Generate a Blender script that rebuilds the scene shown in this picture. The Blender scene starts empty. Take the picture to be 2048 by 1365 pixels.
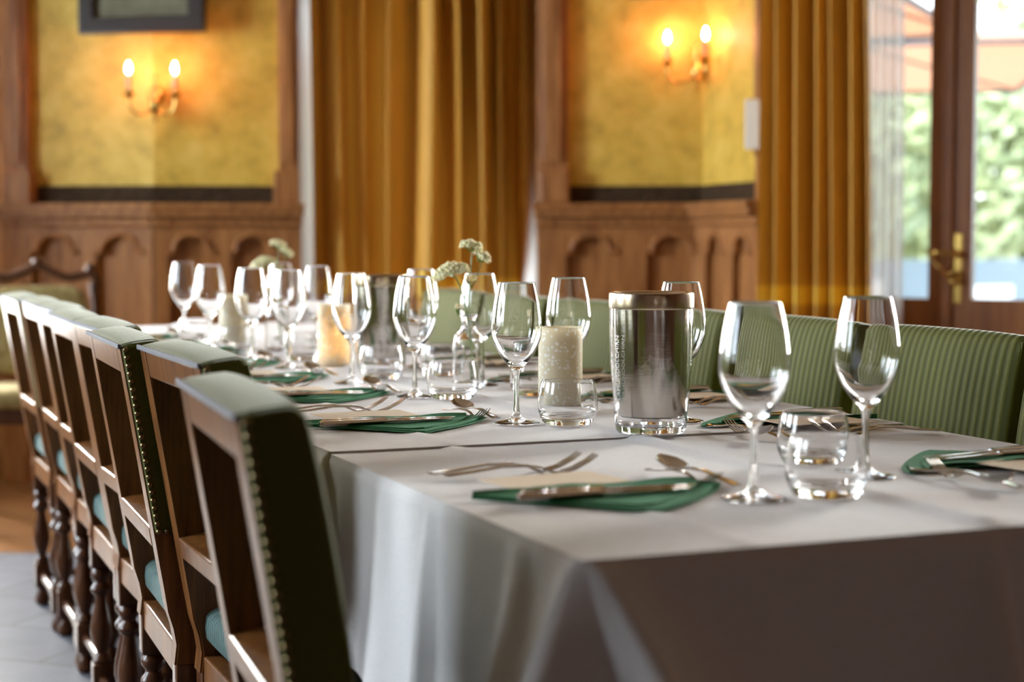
import bpy, bmesh, math, random
from mathutils import Vector, Matrix, noise
PI = math.pi
R = math.radians
random.seed(7)
scene = bpy.context.scene
COL = scene.collection
F = 3350.0; CX = 1024.0; CY = 682.5; EYE = 1.036
PITCH = math.atan((CY - 480) / F)
# ---------------------------------------------------------------- camera
cam = bpy.data.cameras.new('camera'); camo = bpy.data.objects.new('camera', cam); COL.objects.link(camo)
camo.location = (0, 0, EYE); camo.rotation_euler = (PI / 2 - PITCH, 0, 0)
cam.sensor_width = 36; cam.lens = F * 36 / 2048
cam.dof.use_dof = True; cam.dof.focus_distance = 2.56; cam.dof.aperture_fstop = 3.0
cam.clip_start = 0.05
scene.camera = camo
# ---------------------------------------------------------------- view
scene.view_settings.view_transform = 'Standard'; scene.view_settings.look = 'None'
scene.view_settings.gamma = 1; scene.view_settings.use_curve_mapping = False
scene.view_settings.exposure = 1.93
cy = scene.cycles
cy.use_denoising = True
cy.max_bounces = 14; cy.transmission_bounces = 12; cy.transparent_max_bounces = 24; cy.glossy_bounces = 6; cy.diffuse_bounces = 4
cy.sample_clamp_indirect = 12
cy.blur_glossy = 0.3
# ---------------------------------------------------------------- world: bright hazy summer sky
w = bpy.data.worlds.new('sky'); scene.world = w; w.use_nodes = True
wn = w.node_tree; wn.nodes.clear()
tc = wn.nodes.new('ShaderNodeTexCoord'); sp = wn.nodes.new('ShaderNodeSeparateXYZ')
cr = wn.nodes.new('ShaderNodeValToRGB'); bg = wn.nodes.new('ShaderNodeBackground'); ow = wn.nodes.new('ShaderNodeOutputWorld')
mr = wn.nodes.new('ShaderNodeMapRange'); mr.inputs[1].default_value = -1; mr.inputs[2].default_value = 1
wn.links.new(tc.outputs['Generated'], sp.inputs[0]); wn.links.new(sp.outputs['Z'], mr.inputs[0]); wn.links.new(mr.outputs[0], cr.inputs[0])
e = cr.color_ramp.elements
e[0].position = 0.0; e[0].color = (0.10, 0.11, 0.07, 1)
e[1].position = 0.485; e[1].color = (0.18, 0.20, 0.10, 1)
for p_, c_ in ((0.50, (0.85, 0.90, 0.88, 1)), (0.60, (0.80, 0.90, 1.0, 1)), (1.0, (0.62, 0.78, 1.0, 1))):
    x = e.new(p_); x.color = c_
bg.inputs[1].default_value = 1.9
wn.links.new(cr.outputs[0], bg.inputs[0]); wn.links.new(bg.outputs[0], ow.inputs[0])
# ---------------------------------------------------------------- sun on the terrace (high, from behind the building)
sl = bpy.data.lights.new('sun', 'SUN'); sl.energy = .5; sl.angle = R(1.5); sl.color = (1, .93, .82)
so = bpy.data.objects.new('sun', sl); COL.objects.link(so); so.rotation_euler = (R(28), R(-12), 0)

def portal(name, c, n, wd, ht):
    l = bpy.data.lights.new(name, 'AREA'); l.shape = 'RECTANGLE'; l.size = wd; l.size_y = ht
    l.cycles.is_portal = True
    o = bpy.data.objects.new(name, l); COL.objects.link(o); o.location = c
    o.rotation_euler = Vector(n).to_track_quat('-Z', 'Z').to_euler()
    return o
def daylight(name, c, n, wd, ht, power, col):
    l = bpy.data.lights.new(name, 'AREA'); l.shape = 'RECTANGLE'; l.size = wd; l.size_y = ht; l.energy = power; l.color = col
    o = bpy.data.objects.new(name, l); COL.objects.link(o); o.location = c
    o.rotation_euler = Vector(n).to_track_quat('-Z', 'Z').to_euler()
    return o
COOL = (.80, .89, 1.0); NEUT = (1.0, .96, .90)
# ---------------------------------------------------------------- frames
U = Vector((-.3792, .9253, 0)).normalized(); V = Vector((U.y, -U.x, 0))
AZ = math.atan2(V.y, V.x)
def W(s, t, z=0.0): return U * s + V * t + Vector((0, 0, z))
def X(px, d): return ((px - CX) / F * d, d)
# ---------------------------------------------------------------- materials
def mat(name, col=(.5, .5, .5), rough=.5, metal=0., **kw):
    m = bpy.data.materials.new(name); m.use_nodes = True
    b = m.node_tree.nodes['Principled BSDF']
    b.inputs['Base Color'].default_value = (*col, 1); b.inputs['Roughness'].default_value = rough; b.inputs['Metallic'].default_value = metal
    for k, v in kw.items():
        b.inputs[k.replace('_', ' ')].default_value = v if not isinstance(v, tuple) else (*v, 1)
    return m
def N(m, t): return m.node_tree.nodes.new(t)
def L(m, a, b): m.node_tree.links.new(a, b)
def BS(m): return m.node_tree.nodes['Principled BSDF']
def coords(m, scale=(1, 1, 1), rot=(0, 0, 0), kind='Object'):
    t = N(m, 'ShaderNodeTexCoord'); p = N(m, 'ShaderNodeMapping'); p.inputs['Scale'].default_value = scale; p.inputs['Rotation'].default_value = rot
    L(m, t.outputs[kind], p.inputs[0]); return p.outputs[0]
def ramp(m, fac, stops):
    r = N(m, 'ShaderNodeValToRGB'); el = r.color_ramp.elements
    el[0].position, el[0].color = stops[0][0], (*stops[0][1], 1)
    el[1].position, el[1].color = stops[-1][0], (*stops[-1][1], 1)
    for p_, c_ in stops[1:-1]:
        q = el.new(p_); q.color = (*c_, 1)
    L(m, fac, r.inputs[0]); return r.outputs[0]
def noise_n(m, vec, scale, detail=4, rough=.6):
    n = N(m, 'ShaderNodeTexNoise'); n.inputs['Scale'].default_value = scale; n.inputs['Detail'].default_value = detail; n.inputs['Roughness'].default_value = rough
    L(m, vec, n.inputs['Vector']); return n.outputs['Fac']
def bump(m, h, strength=.3, dist=.002):
    b = N(m, 'ShaderNodeBump'); b.inputs['Strength'].default_value = strength; b.inputs['Distance'].default_value = dist
    L(m, h, b.inputs['Height']); L(m, b.outputs[0], BS(m).inputs['Normal'])
def wood(name, dark, light, rough=.38, scale=1, axis=2):
    m = mat(name, light, rough, 0, Specular_IOR_Level=.3)
    sc = [14 * scale] * 3; sc[axis] = 1.1 * scale
    v = coords(m, tuple(sc)); n = noise_n(m, v, 3.0, 8, .7)
    L(m, ramp(m, n, [(.3, dark), (.5, tuple((a + b) / 2 for a, b in zip(dark, light))), (.72, light)]), BS(m).inputs['Base Color'])
    bump(m, n, .25, .001); return m
OAK = wood('panel_oak', (.17, .055, .014), (.50, .225, .075), .40)
CHAIRWOOD = wood('chair_oak', (.06, .020, .006), (.27, .10, .024), .32, 1.6)
TURNED = wood('turned_wood', (.055, .018, .008), (.13, .05, .02), .22, 1.6)
DOORWOOD = wood('door_wood', (.20, .065, .016), (.40, .155, .045), .35)
DARKWOOD = wood('carved_wood', (.05, .018, .008), (.11, .045, .02), .35)
PLASTER = mat('ceiling_plaster', (.20, .13, .075), .8)
WALLPAPER = mat('ochre_wallpaper', (.6, .42, .08), .6)
v = coords(WALLPAPER); n = noise_n(WALLPAPER, v, 9, 6, .7)
L(WALLPAPER, ramp(WALLPAPER, n, [(.30, (.42, .27, .035)), (.5, (.68, .44, .06)), (.72, (.82, .57, .13))]), BS(WALLPAPER).inputs['Base Color'])
n2 = noise_n(WALLPAPER, v, 260, 2, .5); bump(WALLPAPER, n2, .4, .002)
BAND = mat('woven_band', (.045, .03, .018), .95, 0, Specular_IOR_Level=.1)
v = coords(BAND, (60, 60, 60)); n = noise_n(BAND, v, 2, 2); L(BAND, ramp(BAND, n, [(.35, (.025, .016, .01)), (.7, (.09, .055, .03))]), BS(BAND).inputs['Base Color'])
# velvet
def velvet(name, c1, c2, period=.0165, sheen=(.97, .98, .90), stripes=True):
    m = mat(name, c1, .75); b = BS(m)
    b.inputs['Sheen Weight'].default_value = .55; b.inputs['Sheen Roughness'].default_value = .27; b.inputs['Sheen Tint'].default_value = (*sheen, 1)
    b.inputs['Specular IOR Level'].default_value = .2
    v = coords(m); fine = noise_n(m, v, 420, 2)
    if stripes:
        wv = N(m, 'ShaderNodeTexWave'); wv.wave_type = 'BANDS'; wv.bands_direction = 'X'; wv.wave_profile = 'SIN'
        wv.inputs['Scale'].default_value = 2 * PI / period / 20.0; wv.inputs['Distortion'].default_value = .35; wv.inputs['Detail'].default_value = 1
        L(m, v, wv.inputs['Vector'])
        L(m, ramp(m, wv.outputs['Fac'], [(.25, c1), (.75, c2)]), b.inputs['Base Color'])
        ad = N(m, 'ShaderNodeMath'); ad.operation = 'MULTIPLY_ADD'; ad.inputs[1].default_value = .25
        L(m, fine, ad.inputs[0]); L(m, wv.outputs['Fac'], ad.inputs[2]); bump(m, ad.outputs[0], .5, .0022)
    else:
        n = noise_n(m, v, 30, 3); L(m, ramp(m, n, [(.3, c1), (.7, c2)]), b.inputs['Base Color']); bump(m, fine, .4, .001)
    return m
VELVET = velvet('green_velvet', (.052, .056, .006), (.088, .090, .011))
SEATV = velvet('seat_velvet', (.045, .085, .075), (.10, .16, .145), .0135, (.75, .92, .95))
BROCADE = velvet('gold_brocade', (.22, .15, .05), (.38, .29, .12), .05, (.9, .8, .5), False)
def curtain_mat():
    m = mat('ochre_curtain', (.5, .26, .05), .62); b = BS(m)
    b.inputs['Sheen Weight'].default_value = .25; b.inputs['Sheen Tint'].default_value = (1, .8, .4, 1); b.inputs['Sheen Roughness'].default_value = .4
    t = N(m, 'ShaderNodeTexCoord'); s = N(m, 'ShaderNodeSeparateXYZ'); L(m, t.outputs['Object'], s.inputs[0])
    # woven satin band near the hem
    r = N(m, 'ShaderNodeValToRGB'); el = r.color_ramp.elements; r.color_ramp.interpolation = 'CONSTANT'
    mm = N(m, 'ShaderNodeMapRange'); mm.inputs[1].default_value = 0; mm.inputs[2].default_value = 1.6
    L(m, s.outputs['Z'], mm.inputs[0]); L(m, mm.outputs[0], r.inputs[0])
    lo, hi = .795 / 1.6, .865 / 1.6
    el[0].position = 0; el[0].color = (0, 0, 0, 1); el[1].position = lo; el[1].color = (1, 1, 1, 1); q = el.new(hi); q.color = (0, 0, 0, 1)
    mx = N(m, 'ShaderNodeMix'); mx.data_type = 'RGBA'; mx.inputs[6].default_value = (.66, .35, .045, 1); mx.inputs[7].default_value = (.95, .62, .07, 1)
    L(m, r.outputs[0], mx.inputs[0]); L(m, mx.outputs[2], b.inputs['Base Color'])
    n = noise_n(m, coords(m, (300, 300, 60)), 1.5, 2); bump(m, n, .2, .001)
    tl = N(m, 'ShaderNodeBsdfTranslucent'); L(m, mx.outputs[2], tl.inputs[0]); ms = N(m, 'ShaderNodeMixShader'); ms.inputs[0].default_value = .09
    L(m, b.outputs[0], ms.inputs[1]); L(m, tl.outputs[0], ms.inputs[2]); L(m, ms.outputs[0], m.node_tree.nodes['Material Output'].inputs[0])
    return m
CURTAIN = curtain_mat()
SHEER = bpy.data.materials.new('sheer_voile'); SHEER.use_nodes = True
nt = SHEER.node_tree; nt.nodes.remove(BS(SHEER)); o_ = nt.nodes['Material Output']
d_ = nt.nodes.new('ShaderNodeBsdfDiffuse'); d_.inputs[0].default_value = (.9, .88, .84, 1); tr = nt.nodes.new('ShaderNodeBsdfTranslucent'); tr.inputs[0].default_value = (.93, .9, .85, 1)
tp = nt.nodes.new('ShaderNodeBsdfTransparent'); m1 = nt.nodes.new('ShaderNodeMixShader'); m1.inputs[0].default_value = .75; m2 = nt.nodes.new('ShaderNodeMixShader'); m2.inputs[0].default_value = .25
nt.links.new(d_.outputs[0], m1.inputs[1]); nt.links.new(tr.outputs[0], m1.inputs[2]); nt.links.new(m1.outputs[0], m2.inputs[1]); nt.links.new(tp.outputs[0], m2.inputs[2]); nt.links.new(m2.outputs[0], o_.inputs[0])
PANE = bpy.data.materials.new('window_glass'); PANE.use_nodes = True
nt = PANE.node_tree; nt.nodes.remove(BS(PANE)); o_ = nt.nodes['Material Output']
g_ = nt.nodes.new('ShaderNodeBsdfGlossy'); g_.inputs['Roughness'].default_value = .01; tp = nt.nodes.new('ShaderNodeBsdfTransparent'); tp.inputs[0].default_value = (.97, .985, .98, 1)
fr = nt.nodes.new('ShaderNodeFresnel'); fr.inputs[0].default_value = 1.45; mx = nt.nodes.new('ShaderNodeMixShader')
nt.links.new(fr.outputs[0], mx.inputs[0]); nt.links.new(tp.outputs[0], mx.inputs[1]); nt.links.new(g_.outputs[0], mx.inputs[2]); nt.links.new(mx.outputs[0], o_.inputs[0])
GLASS = mat('clear_glass', (1, 1, 1), 0, 0, Transmission_Weight=1., IOR=1.5)
ACRYL = mat('clear_acrylic', (.97, .98, 1), .01, 0, Transmission_Weight=1., IOR=1.47)
FROST = mat('frosted_etching', (.8, .8, .8), .35, 0, Transmission_Weight=.9, IOR=1.2)
WATER = mat('water', (1, 1, 1), 0, 0, Transmission_Weight=1., IOR=1.33)
CLOTH = mat('linen_tablecloth', (.66, .62, .60), .8)
BS(CLOTH).inputs['Sheen Weight'].default_value = .15
v = coords(CLOTH, (1, 1, 1)); a_ = noise_n(CLOTH, coords(CLOTH, (60, 900, 900)), 1, 2); b_ = noise_n(CLOTH, coords(CLOTH, (900, 60, 900)), 1, 2)
ad = N(CLOTH, 'ShaderNodeMath'); L(CLOTH, a_, ad.inputs[0]); L(CLOTH, b_, ad.inputs[1]); bump(CLOTH, ad.outputs[0], .35, .0012)
L(CLOTH, ramp(CLOTH, ad.outputs[0], [(.7, (.60, .56, .545)), (1.2, (.70, .665, .65))]), BS(CLOTH).inputs['Base Color'])
NAPKIN = mat('green_paper_napkin', (.03, .20, .085), .75); v = coords(NAPKIN); bump(NAPKIN, noise_n(NAPKIN, v, 500, 2), .3, .0006)
CARD = mat('cream_card', (.74, .60, .44), .75); v = coords(CARD, (1, 1, 1))
STEEL = mat('polished_steel', (.50, .46, .42), .10, 1.)
BRUSH = mat('brushed_steel', (.60, .54, .48), .13, 1.)
n = noise_n(BRUSH, coords(BRUSH, (4, 4, 900)), 1.5, 2); bump(BRUSH, n, .15, .0004)
RIMST = mat('warm_steel_rim', (.62, .50, .36), .22, 1.)
BRASS = mat('polished_brass', (.75, .50, .14), .2, 1.)
NAIL = mat('antique_brass', (.22, .15, .07), .28, 1.)
GIMP = mat('grey_gimp_braid', (.13, .125, .14), .8); bump(GIMP, noise_n(GIMP, coords(GIMP), 500, 2), .8, .002)
BLACKF = mat('ebonised_frame', (.02, .012, .008), .3)
PRINT = mat('faded_print', (.4, .36, .24), .7); v = coords(PRINT); n = noise_n(PRINT, v, 9, 6); L(PRINT, ramp(PRINT, n, [(.3, (.34, .30, .19)), (.7, (.62, .55, .38))]), BS(PRINT).inputs['Base Color'])
WHITEP = mat('white_plastic', (.75, .72, .66), .5); BLACKP = mat('black_plastic', (.02, .02, .02), .5)
WAX = mat('ivory_sleeve', (.62, .42, .25), .5, 0, Subsurface_Weight=.2)
FLAME = mat('lit_bulb', (1, .8, .5), .3); BS(FLAME).inputs['Emission Color'].default_value = (1, .36, .25, 1); BS(FLAME).inputs['Emission Strength'].default_value = 85
WARMFL = mat('candle_flame', (1, .8, .5), .3); BS(WARMFL).inputs['Emission Color'].default_value = (1, .6, .22, 1); BS(WARMFL).inputs['Emission Strength'].default_value = 120
STEM = mat('flower_stem', (.13, .2, .04), .5); FLORET = mat('white_floret', (.82, .76, .46), .7, 0, Subsurface_Weight=.1)
LEAF = mat('garden_leaf', (.10, .20, .025), .6); BS(LEAF).inputs['Subsurface Weight'].default_value = 0
v = coords(LEAF); n = noise_n(LEAF, v, 3, 3); L(LEAF, ramp(LEAF, n, [(.3, (.45, .50, .30)), (.7, (.76, .78, .44))]), BS(LEAF).inputs['Base Color'])
BARK = mat('pale_bark', (.42, .38, .33), .9); PARA = mat('orange_canopy', (.85, .55, .38), .8); tl_ = N(PARA, 'ShaderNodeBsdfTranslucent'); tl_.inputs[0].default_value = (.80, .52, .36, 1); ms_ = N(PARA, 'ShaderNodeMixShader'); ms_.inputs[0].default_value = .6; L(PARA, BS(PARA).outputs[0], ms_.inputs[1]); L(PARA, tl_.outputs[0], ms_.inputs[2]); L(PARA, ms_.outputs[0], PARA.node_tree.nodes['Material Output'].inputs[0])
WHITEPT = mat('white_paint', (.8, .8, .8), .5); PAVE = mat('terrace_paving', (.24, .29, .34), .8); GWALL = mat('rendered_wall', (.28, .33, .38), .9)
TABLEW = mat('table_wood', (.09, .045, .02), .5)
# floor
FLOORM = mat('stone_floor', (.3, .3, .33), .5, 0, Specular_IOR_Level=.22)
v = coords(FLOORM, (1, 1, 1), (0, 0, R(20)))
br = N(FLOORM, 'ShaderNodeTexBrick'); br.inputs['Scale'].default_value = 1.0; br.inputs['Brick Width'].default_value = .62; br.inputs['Row Height'].default_value = .31; br.inputs['Mortar Size'].default_value = .006
br.inputs['Color1'].default_value = (.15, .15, .175, 1); br.inputs['Color2'].default_value = (.11, .11, .13, 1); br.inputs['Mortar'].default_value = (.07, .065, .065, 1)
L(FLOORM, v, br.inputs['Vector']); n = noise_n(FLOORM, v, 6, 6); mx = N(FLOORM, 'ShaderNodeMix'); mx.data_type = 'RGBA'; mx.blend_type = 'MULTIPLY'; mx.inputs[0].default_value = .5
L(FLOORM, br.outputs['Color'], mx.inputs[6]); L(FLOORM, ramp(FLOORM, n, [(.3, (.5, .5, .5)), (.7, (1, 1, 1))]), mx.inputs[7]); L(FLOORM, mx.outputs[2], BS(FLOORM).inputs['Base Color'])
PARQ = wood('parquet_border', (.16, .065, .02), (.34, .16, .06), .3, .8, 0)
# shade with punched dots
SHADE = mat('cream_lampshade', (.70, .64, .48), .5)
v = coords(SHADE, (1, 1, 1), kind='UV')
vo = N(SHADE, 'ShaderNodeTexVoronoi'); vo.inputs['Scale'].default_value = 1.; vo.inputs['Randomness'].default_value = .75
mp = N(SHADE, 'ShaderNodeMapping'); mp.inputs['Scale'].default_value = (34, 20, 1); t_ = N(SHADE, 'ShaderNodeTexCoord'); L(SHADE, t_.outputs['UV'], mp.inputs[0])
L(SHADE, mp.outputs[0], vo.inputs['Vector'])
big = noise_n(SHADE, v, 5.5, 1, .4)
thr = N(SHADE, 'ShaderNodeMapRange'); thr.inputs[1].default_value = .36; thr.inputs[2].default_value = .46; thr.inputs[3].default_value = .0; thr.inputs[4].default_value = .40; L(SHADE, big, thr.inputs[0])
lt = N(SHADE, 'ShaderNodeMath'); lt.operation = 'LESS_THAN'; L(SHADE, vo.outputs['Distance'], lt.inputs[0]); L(SHADE, thr.outputs[0], lt.inputs[1])
mx = N(SHADE, 'ShaderNodeMix'); mx.data_type = 'RGBA'; mx.inputs[6].default_value = (.82, .74, .56, 1); mx.inputs[7].default_value = (.98, .96, .92, 1); L(SHADE, lt.outputs[0], mx.inputs[0]); L(SHADE, mx.outputs[2], BS(SHADE).inputs['Base Color'])
tl = N(SHADE, 'ShaderNodeBsdfTranslucent'); L(SHADE, mx.outputs[2], tl.inputs[0]); ms = N(SHADE, 'ShaderNodeMixShader'); ms.inputs[0].default_value = .42
L(SHADE, BS(SHADE).outputs[0], ms.inputs[1]); L(SHADE, tl.outputs[0], ms.inputs[2]); L(SHADE, ms.outputs[0], SHADE.node_tree.nodes['Material Output'].inputs[0])

# ---------------------------------------------------------------- object helpers
def obj(name, bm, m, parent=None, smooth=False, angle=None):
    me = bpy.data.meshes.new(name); bm.normal_update(); bm.to_mesh(me); bm.free()
    o = bpy.data.objects.new(name, me); COL.objects.link(o)
    if m: me.materials.append(m)
    if smooth:
        for p in me.polygons: p.use_smooth = True
    if angle is not None:
        try: me.set_sharp_from_angle(angle=R(angle))
        except Exception: pass
    if parent: o.parent = parent
    return o
def thing(name, label, cat, loc=(0, 0, 0), rotz=0, group=None):
    o = bpy.data.objects.new(name, None); COL.objects.link(o); o.empty_display_size = .05
    o.location = loc; o.rotation_euler = (0, 0, rotz); tag(o, label, cat, group); return o
def tag(o, label=None, cat=None, group=None, kind=None):
    if label: o['label'] = label
    if cat: o['category'] = cat
    if group: o['group'] = group
    if kind: o['kind'] = kind
    return o
def dup(root, loc, rotz, label=None):
    r = root.copy(); COL.objects.link(r); r.location = loc; r.rotation_euler = (0, 0, rotz)
    if label: r['label'] = label
    for ch in list(root.children):
        c = ch.copy(); COL.objects.link(c); c.parent = r
        for g in list(ch.children):
            d = g.copy(); COL.objects.link(d); d.parent = c
    return r
def struct(name, bm, m, parent=None, smooth=False):
    o = obj(name, bm, m, parent, smooth)
    if not parent: o['kind'] = 'structure'
    return o
def box(bm, x0, x1, y0, y1, z0, z1, M=None, bev=0):
    vs = [bm.verts.new((x, y, z)) for x in (x0, x1) for y in (y0, y1) for z in (z0, z1)]
    fs = [(0, 1, 3, 2), (4, 6, 7, 5), (0, 4, 5, 1), (2, 3, 7, 6), (0, 2, 6, 4), (1, 5, 7, 3)]
    ff = [bm.faces.new([vs[i] for i in f]) for f in fs]
    if bev > 0:
        es = {e for f in ff for e in f.edges}
        r = bmesh.ops.bevel(bm, geom=list(es), offset=bev, segments=2, profile=.5, affect='EDGES', clamp_overlap=True)
        vs = list({v for f in r['faces'] for v in f.verts} | {v for v in vs if v.is_valid})
    if M: bmesh.ops.transform(bm, matrix=M, verts=vs)
    return vs
def newbox(*a, **k):
    bm = bmesh.new(); box(bm, *a, **k); return bm
def lathe(bm, prof, seg=40, M=None, close=False, uv=False):
    rings = []
    for r, z in prof:
        if r < 1e-6: rings.append([bm.verts.new((0, 0, z))])
        else: rings.append([bm.verts.new((r * math.cos(2 * PI * k / seg), r * math.sin(2 * PI * k / seg), z)) for k in range(seg)])
    lay = bm.loops.layers.uv.new('UVMap') if uv else None
    n = len(rings)
    for i in range(n if close else n - 1):
        a, b = rings[i], rings[(i + 1) % n]
        for k in range(seg):
            k2 = (k + 1) % seg
            if len(a) == 1 and len(b) == 1: continue
            if len(a) == 1: f = bm.faces.new((a[0], b[k2], b[k]))
            elif len(b) == 1: f = bm.faces.new((a[k], a[k2], b[0]))
            else: f = bm.faces.new((a[k], a[k2], b[k2], b[k]))
            if uv and len(f.loops) == 4:
                for lp, (uu, vv) in zip(f.loops, ((k, i), (k + 1, i), (k + 1, i + 1), (k, i + 1))): lp[lay].uv = (uu / seg, vv / (n - 1))
    if M: bmesh.ops.transform(bm, matrix=M, verts=[v for r in rings for v in r])
def crom(pts, n=5):
    out = []
    for i in range(len(pts) - 1):
        p0 = pts[max(i - 1, 0)]; p1 = pts[i]; p2 = pts[i + 1]; p3 = pts[min(i + 2, len(pts) - 1)]
        for k in range(n):
            t = k / n
            out.append(tuple(.5 * (2 * b + (c - a) * t + (2 * a - 5 * b + 4 * c - d) * t * t + (-a + 3 * b - 3 * c + d) * t ** 3) for a, b, c, d in zip(p0, p1, p2, p3)))
    out.append(tuple(pts[-1])); return out
def tube(bm, pts, rad, seg=8, cap=True):
    pts = [Vector(p) for p in pts]; rings = []
    rr = rad if isinstance(rad, (list, tuple)) else [rad] * len(pts)
    up = Vector((0, 0, 1))
    for i, p in enumerate(pts):
        d = (pts[min(i + 1, len(pts) - 1)] - pts[max(i - 1, 0)]).normalized()
        a = d.cross(up)
        if a.length < .05: a = d.cross(Vector((1, 0, 0)))
        a.normalize(); b = d.cross(a).normalized()
        rings.append([bm.verts.new(p + (a * math.cos(2 * PI * k / seg) + b * math.sin(2 * PI * k / seg)) * rr[i]) for k in range(seg)])
    for r0, r1 in zip(rings, rings[1:]):
        for k in range(seg): bm.faces.new((r0[k], r0[(k + 1) % seg], r1[(k + 1) % seg], r1[k]))
    if cap:
        bm.faces.new(rings[0][::-1]); bm.faces.new(rings[-1])
def superell(bm, a, b, c, e1=.25, e2=.25, nu=40, nv=24, M=None, fn=None):
    def sp_(w_, e_): return math.copysign(abs(w_) ** e_, w_)
    rows = []
    for j in range(nv + 1):
        th = -PI / 2 + PI * j / nv
        if j in (0, nv): rows.append([Vector((0, 0, c * sp_(math.sin(th), e1)))]); continue
        rows.append([Vector((a * sp_(math.cos(th), e1) * sp_(math.cos(ph), e2), b * sp_(math.cos(th), e1) * sp_(math.sin(ph), e2), c * sp_(math.sin(th), e1))) for ph in [2 * PI * k / nu for k in range(nu)]])
    vr = []
    for r_ in rows:
        q = []
        for p in r_:
            if fn: p = fn(p)
            if M: p = M @ p
            q.append(bm.verts.new(p))
        vr.append(q)
    for i in range(nv):
        A_, B_ = vr[i], vr[i + 1]
        for k in range(nu):
            k2 = (k + 1) % nu
            if len(A_) == 1: bm.faces.new((A_[0], B_[k2], B_[k]))
            elif len(B_) == 1: bm.faces.new((A_[k], A_[k2], B_[0]))
            else: bm.faces.new((A_[k], A_[k2], B_[k2], B_[k]))
def ball(bm, c, r, sub=1, sc=(1, 1, 1)):
    bmesh.ops.create_icosphere(bm, subdivisions=sub, radius=r, matrix=Matrix.Translation(c) @ Matrix.Diagonal((*sc, 1)))
def plate(name, outer, holes, depth, m, bevel=0, parent=None):
    """flat board cut to an outline with holes; local x across, z up, thickness along y (front at y=0)"""
    cu = bpy.data.curves.new(name, 'CURVE'); cu.dimensions = '2D'; cu.fill_mode = 'BOTH'; cu.extrude = depth / 2; cu.bevel_depth = bevel
    for pts in [outer] + holes:
        s_ = cu.splines.new('POLY'); s_.points.add(len(pts) - 1); s_.use_cyclic_u = True
        for q, (x, z) in zip(s_.points, pts): q.co = (x, z, 0, 1)
    o = bpy.data.objects.new(name, cu); COL.objects.link(o)
    bpy.context.view_layer.update()
    me = bpy.data.meshes.new_from_object(o.evaluated_get(bpy.context.evaluated_depsgraph_get()))
    bpy.data.objects.remove(o); bpy.data.curves.remove(cu)
    me.transform(Matrix.Translation((0, depth / 2, 0)) @ Matrix.Rotation(PI / 2, 4, 'X'))
    me.materials.clear(); me.materials.append(m); me.name = name
    o = bpy.data.objects.new(name, me); COL.objects.link(o)
    if parent: o.parent = parent
    return o
def rect(x0, x1, z0, z1): return [(x0, z0), (x1, z0), (x1, z1), (x0, z1)]
def frame_on(p0, p1):
    """matrix: local x runs p0->p1, local -y faces the room side (towards the viewer), z up"""
    d = Vector((p1[0] - p0[0], p1[1] - p0[1], 0)); L_ = d.length; d.normalize()
    return Matrix(((d.x, -d.y, 0, p0[0]), (d.y, d.x, 0, p0[1]), (0, 0, 1, 0), (0, 0, 0, 1))), L_

# =================================================================== ROOM
HC = 3.3
bm = newbox(-3.6, 4.2, -2.8, 5.5, -.06, 0); struct('floor', bm, FLOORM)
bm = newbox(-3.6, 4.2, 5.5, 8.2, -.06, 0.0); struct('floor_border', bm, PARQ)
bm = newbox(-3.7, 4.3, -2.9, 8.3, HC, HC + .08); struct('ceiling', bm, PLASTER)
bm = newbox(-3.6, 4.2, -2.9, -2.8, 0, HC); struct('wall_rear', bm, DARKWOOD)
def wall_holes(name, p0, p1, holes, m, depth=.18, h=HC):
    M, Ln = frame_on(p0, p1)
    # outline with holes
    o = plate(name, rect(0, Ln, 0, h), [rect(*r) for r in holes], depth, m); o.matrix_world = M; o['kind'] = 'structure'
    return M, Ln
wcount = [0]
def window_in(M, x0, x1, z0, z1, bars=1, y=.08, power=0, col=COOL):
    wcount[0] += 1
    t = bpy.data.objects.new('window_%d' % wcount[0], None); COL.objects.link(t); t['kind'] = 'structure'; t.matrix_world = M
    b = .055; wm = OAK
    bm = bmesh.new()
    xs = [x0 + (x1 - x0) * k / (bars + 1) for k in range(1, bars + 1)]
    box(bm, x0, x0 + b, y - .03, y + .03, z0, z1); box(bm, x1 - b, x1, y - .03, y + .03, z0, z1)
    box(bm, x0 + b, x1 - b, y - .03, y + .03, z0, z0 + b); box(bm, x0 + b, x1 - b, y - .03, y + .03, z1 - b, z1)
    for xx in xs: box(bm, xx - .03, xx + .03, y - .028, y + .028, z0 + b, z1 - b)
    box(bm, x0 + b, x1 - b, y - .02, y + .02, z0 + (z1 - z0) * .7, z0 + (z1 - z0) * .7 + .04)
    obj('window_frame', bm, wm, t)
    bm = newbox(x0 + b, x1 - b, y - .002, y + .002, z0 + b, z1 - b); obj('window_pane', bm, PANE, t)
    c = M @ Vector(((x0 + x1) / 2, y + .15, (z0 + z1) / 2)); n_ = -(M.to_3x3() @ Vector((0, 1, 0)))
    if power: daylight('window_daylight', c, n_, (x1 - x0), (z1 - z0), power, col)
    else: portal('daylight_opening', c, n_, (x1 - x0), (z1 - z0))
    return t
# left wall with three tall windows
M, Ln = wall_holes('wall_left', (-3.5, -2.8), (-3.5, 6.6), [(3.4, 4.4, .55, 2.9), (5.1, 6.4, .55, 2.9), (7.5, 8.7, .55, 2.9)], DARKWOOD)
window_in(M, 7.5, 8.7, .55, 2.9, 1, .08, 105, COOL)
window_in(M, 3.4, 4.4, .55, 2.9, 1, .08, 24, COOL)
window_in(M, 5.1, 6.4, .55, 2.9, 1, .08, 62, COOL)
# left back diagonal wall with window, beyond the left pier
pA = X(8, 7.15)
M, Ln = wall_holes('wall_back_left', (-3.5, 6.6), (pA[0] - .02, 7.45), [(.15, 1.0, .45, 2.9)], WALLPAPER); window_in(M, .15, 1.0, .45, 2.9, 1, .08, 150, NEUT)
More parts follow.
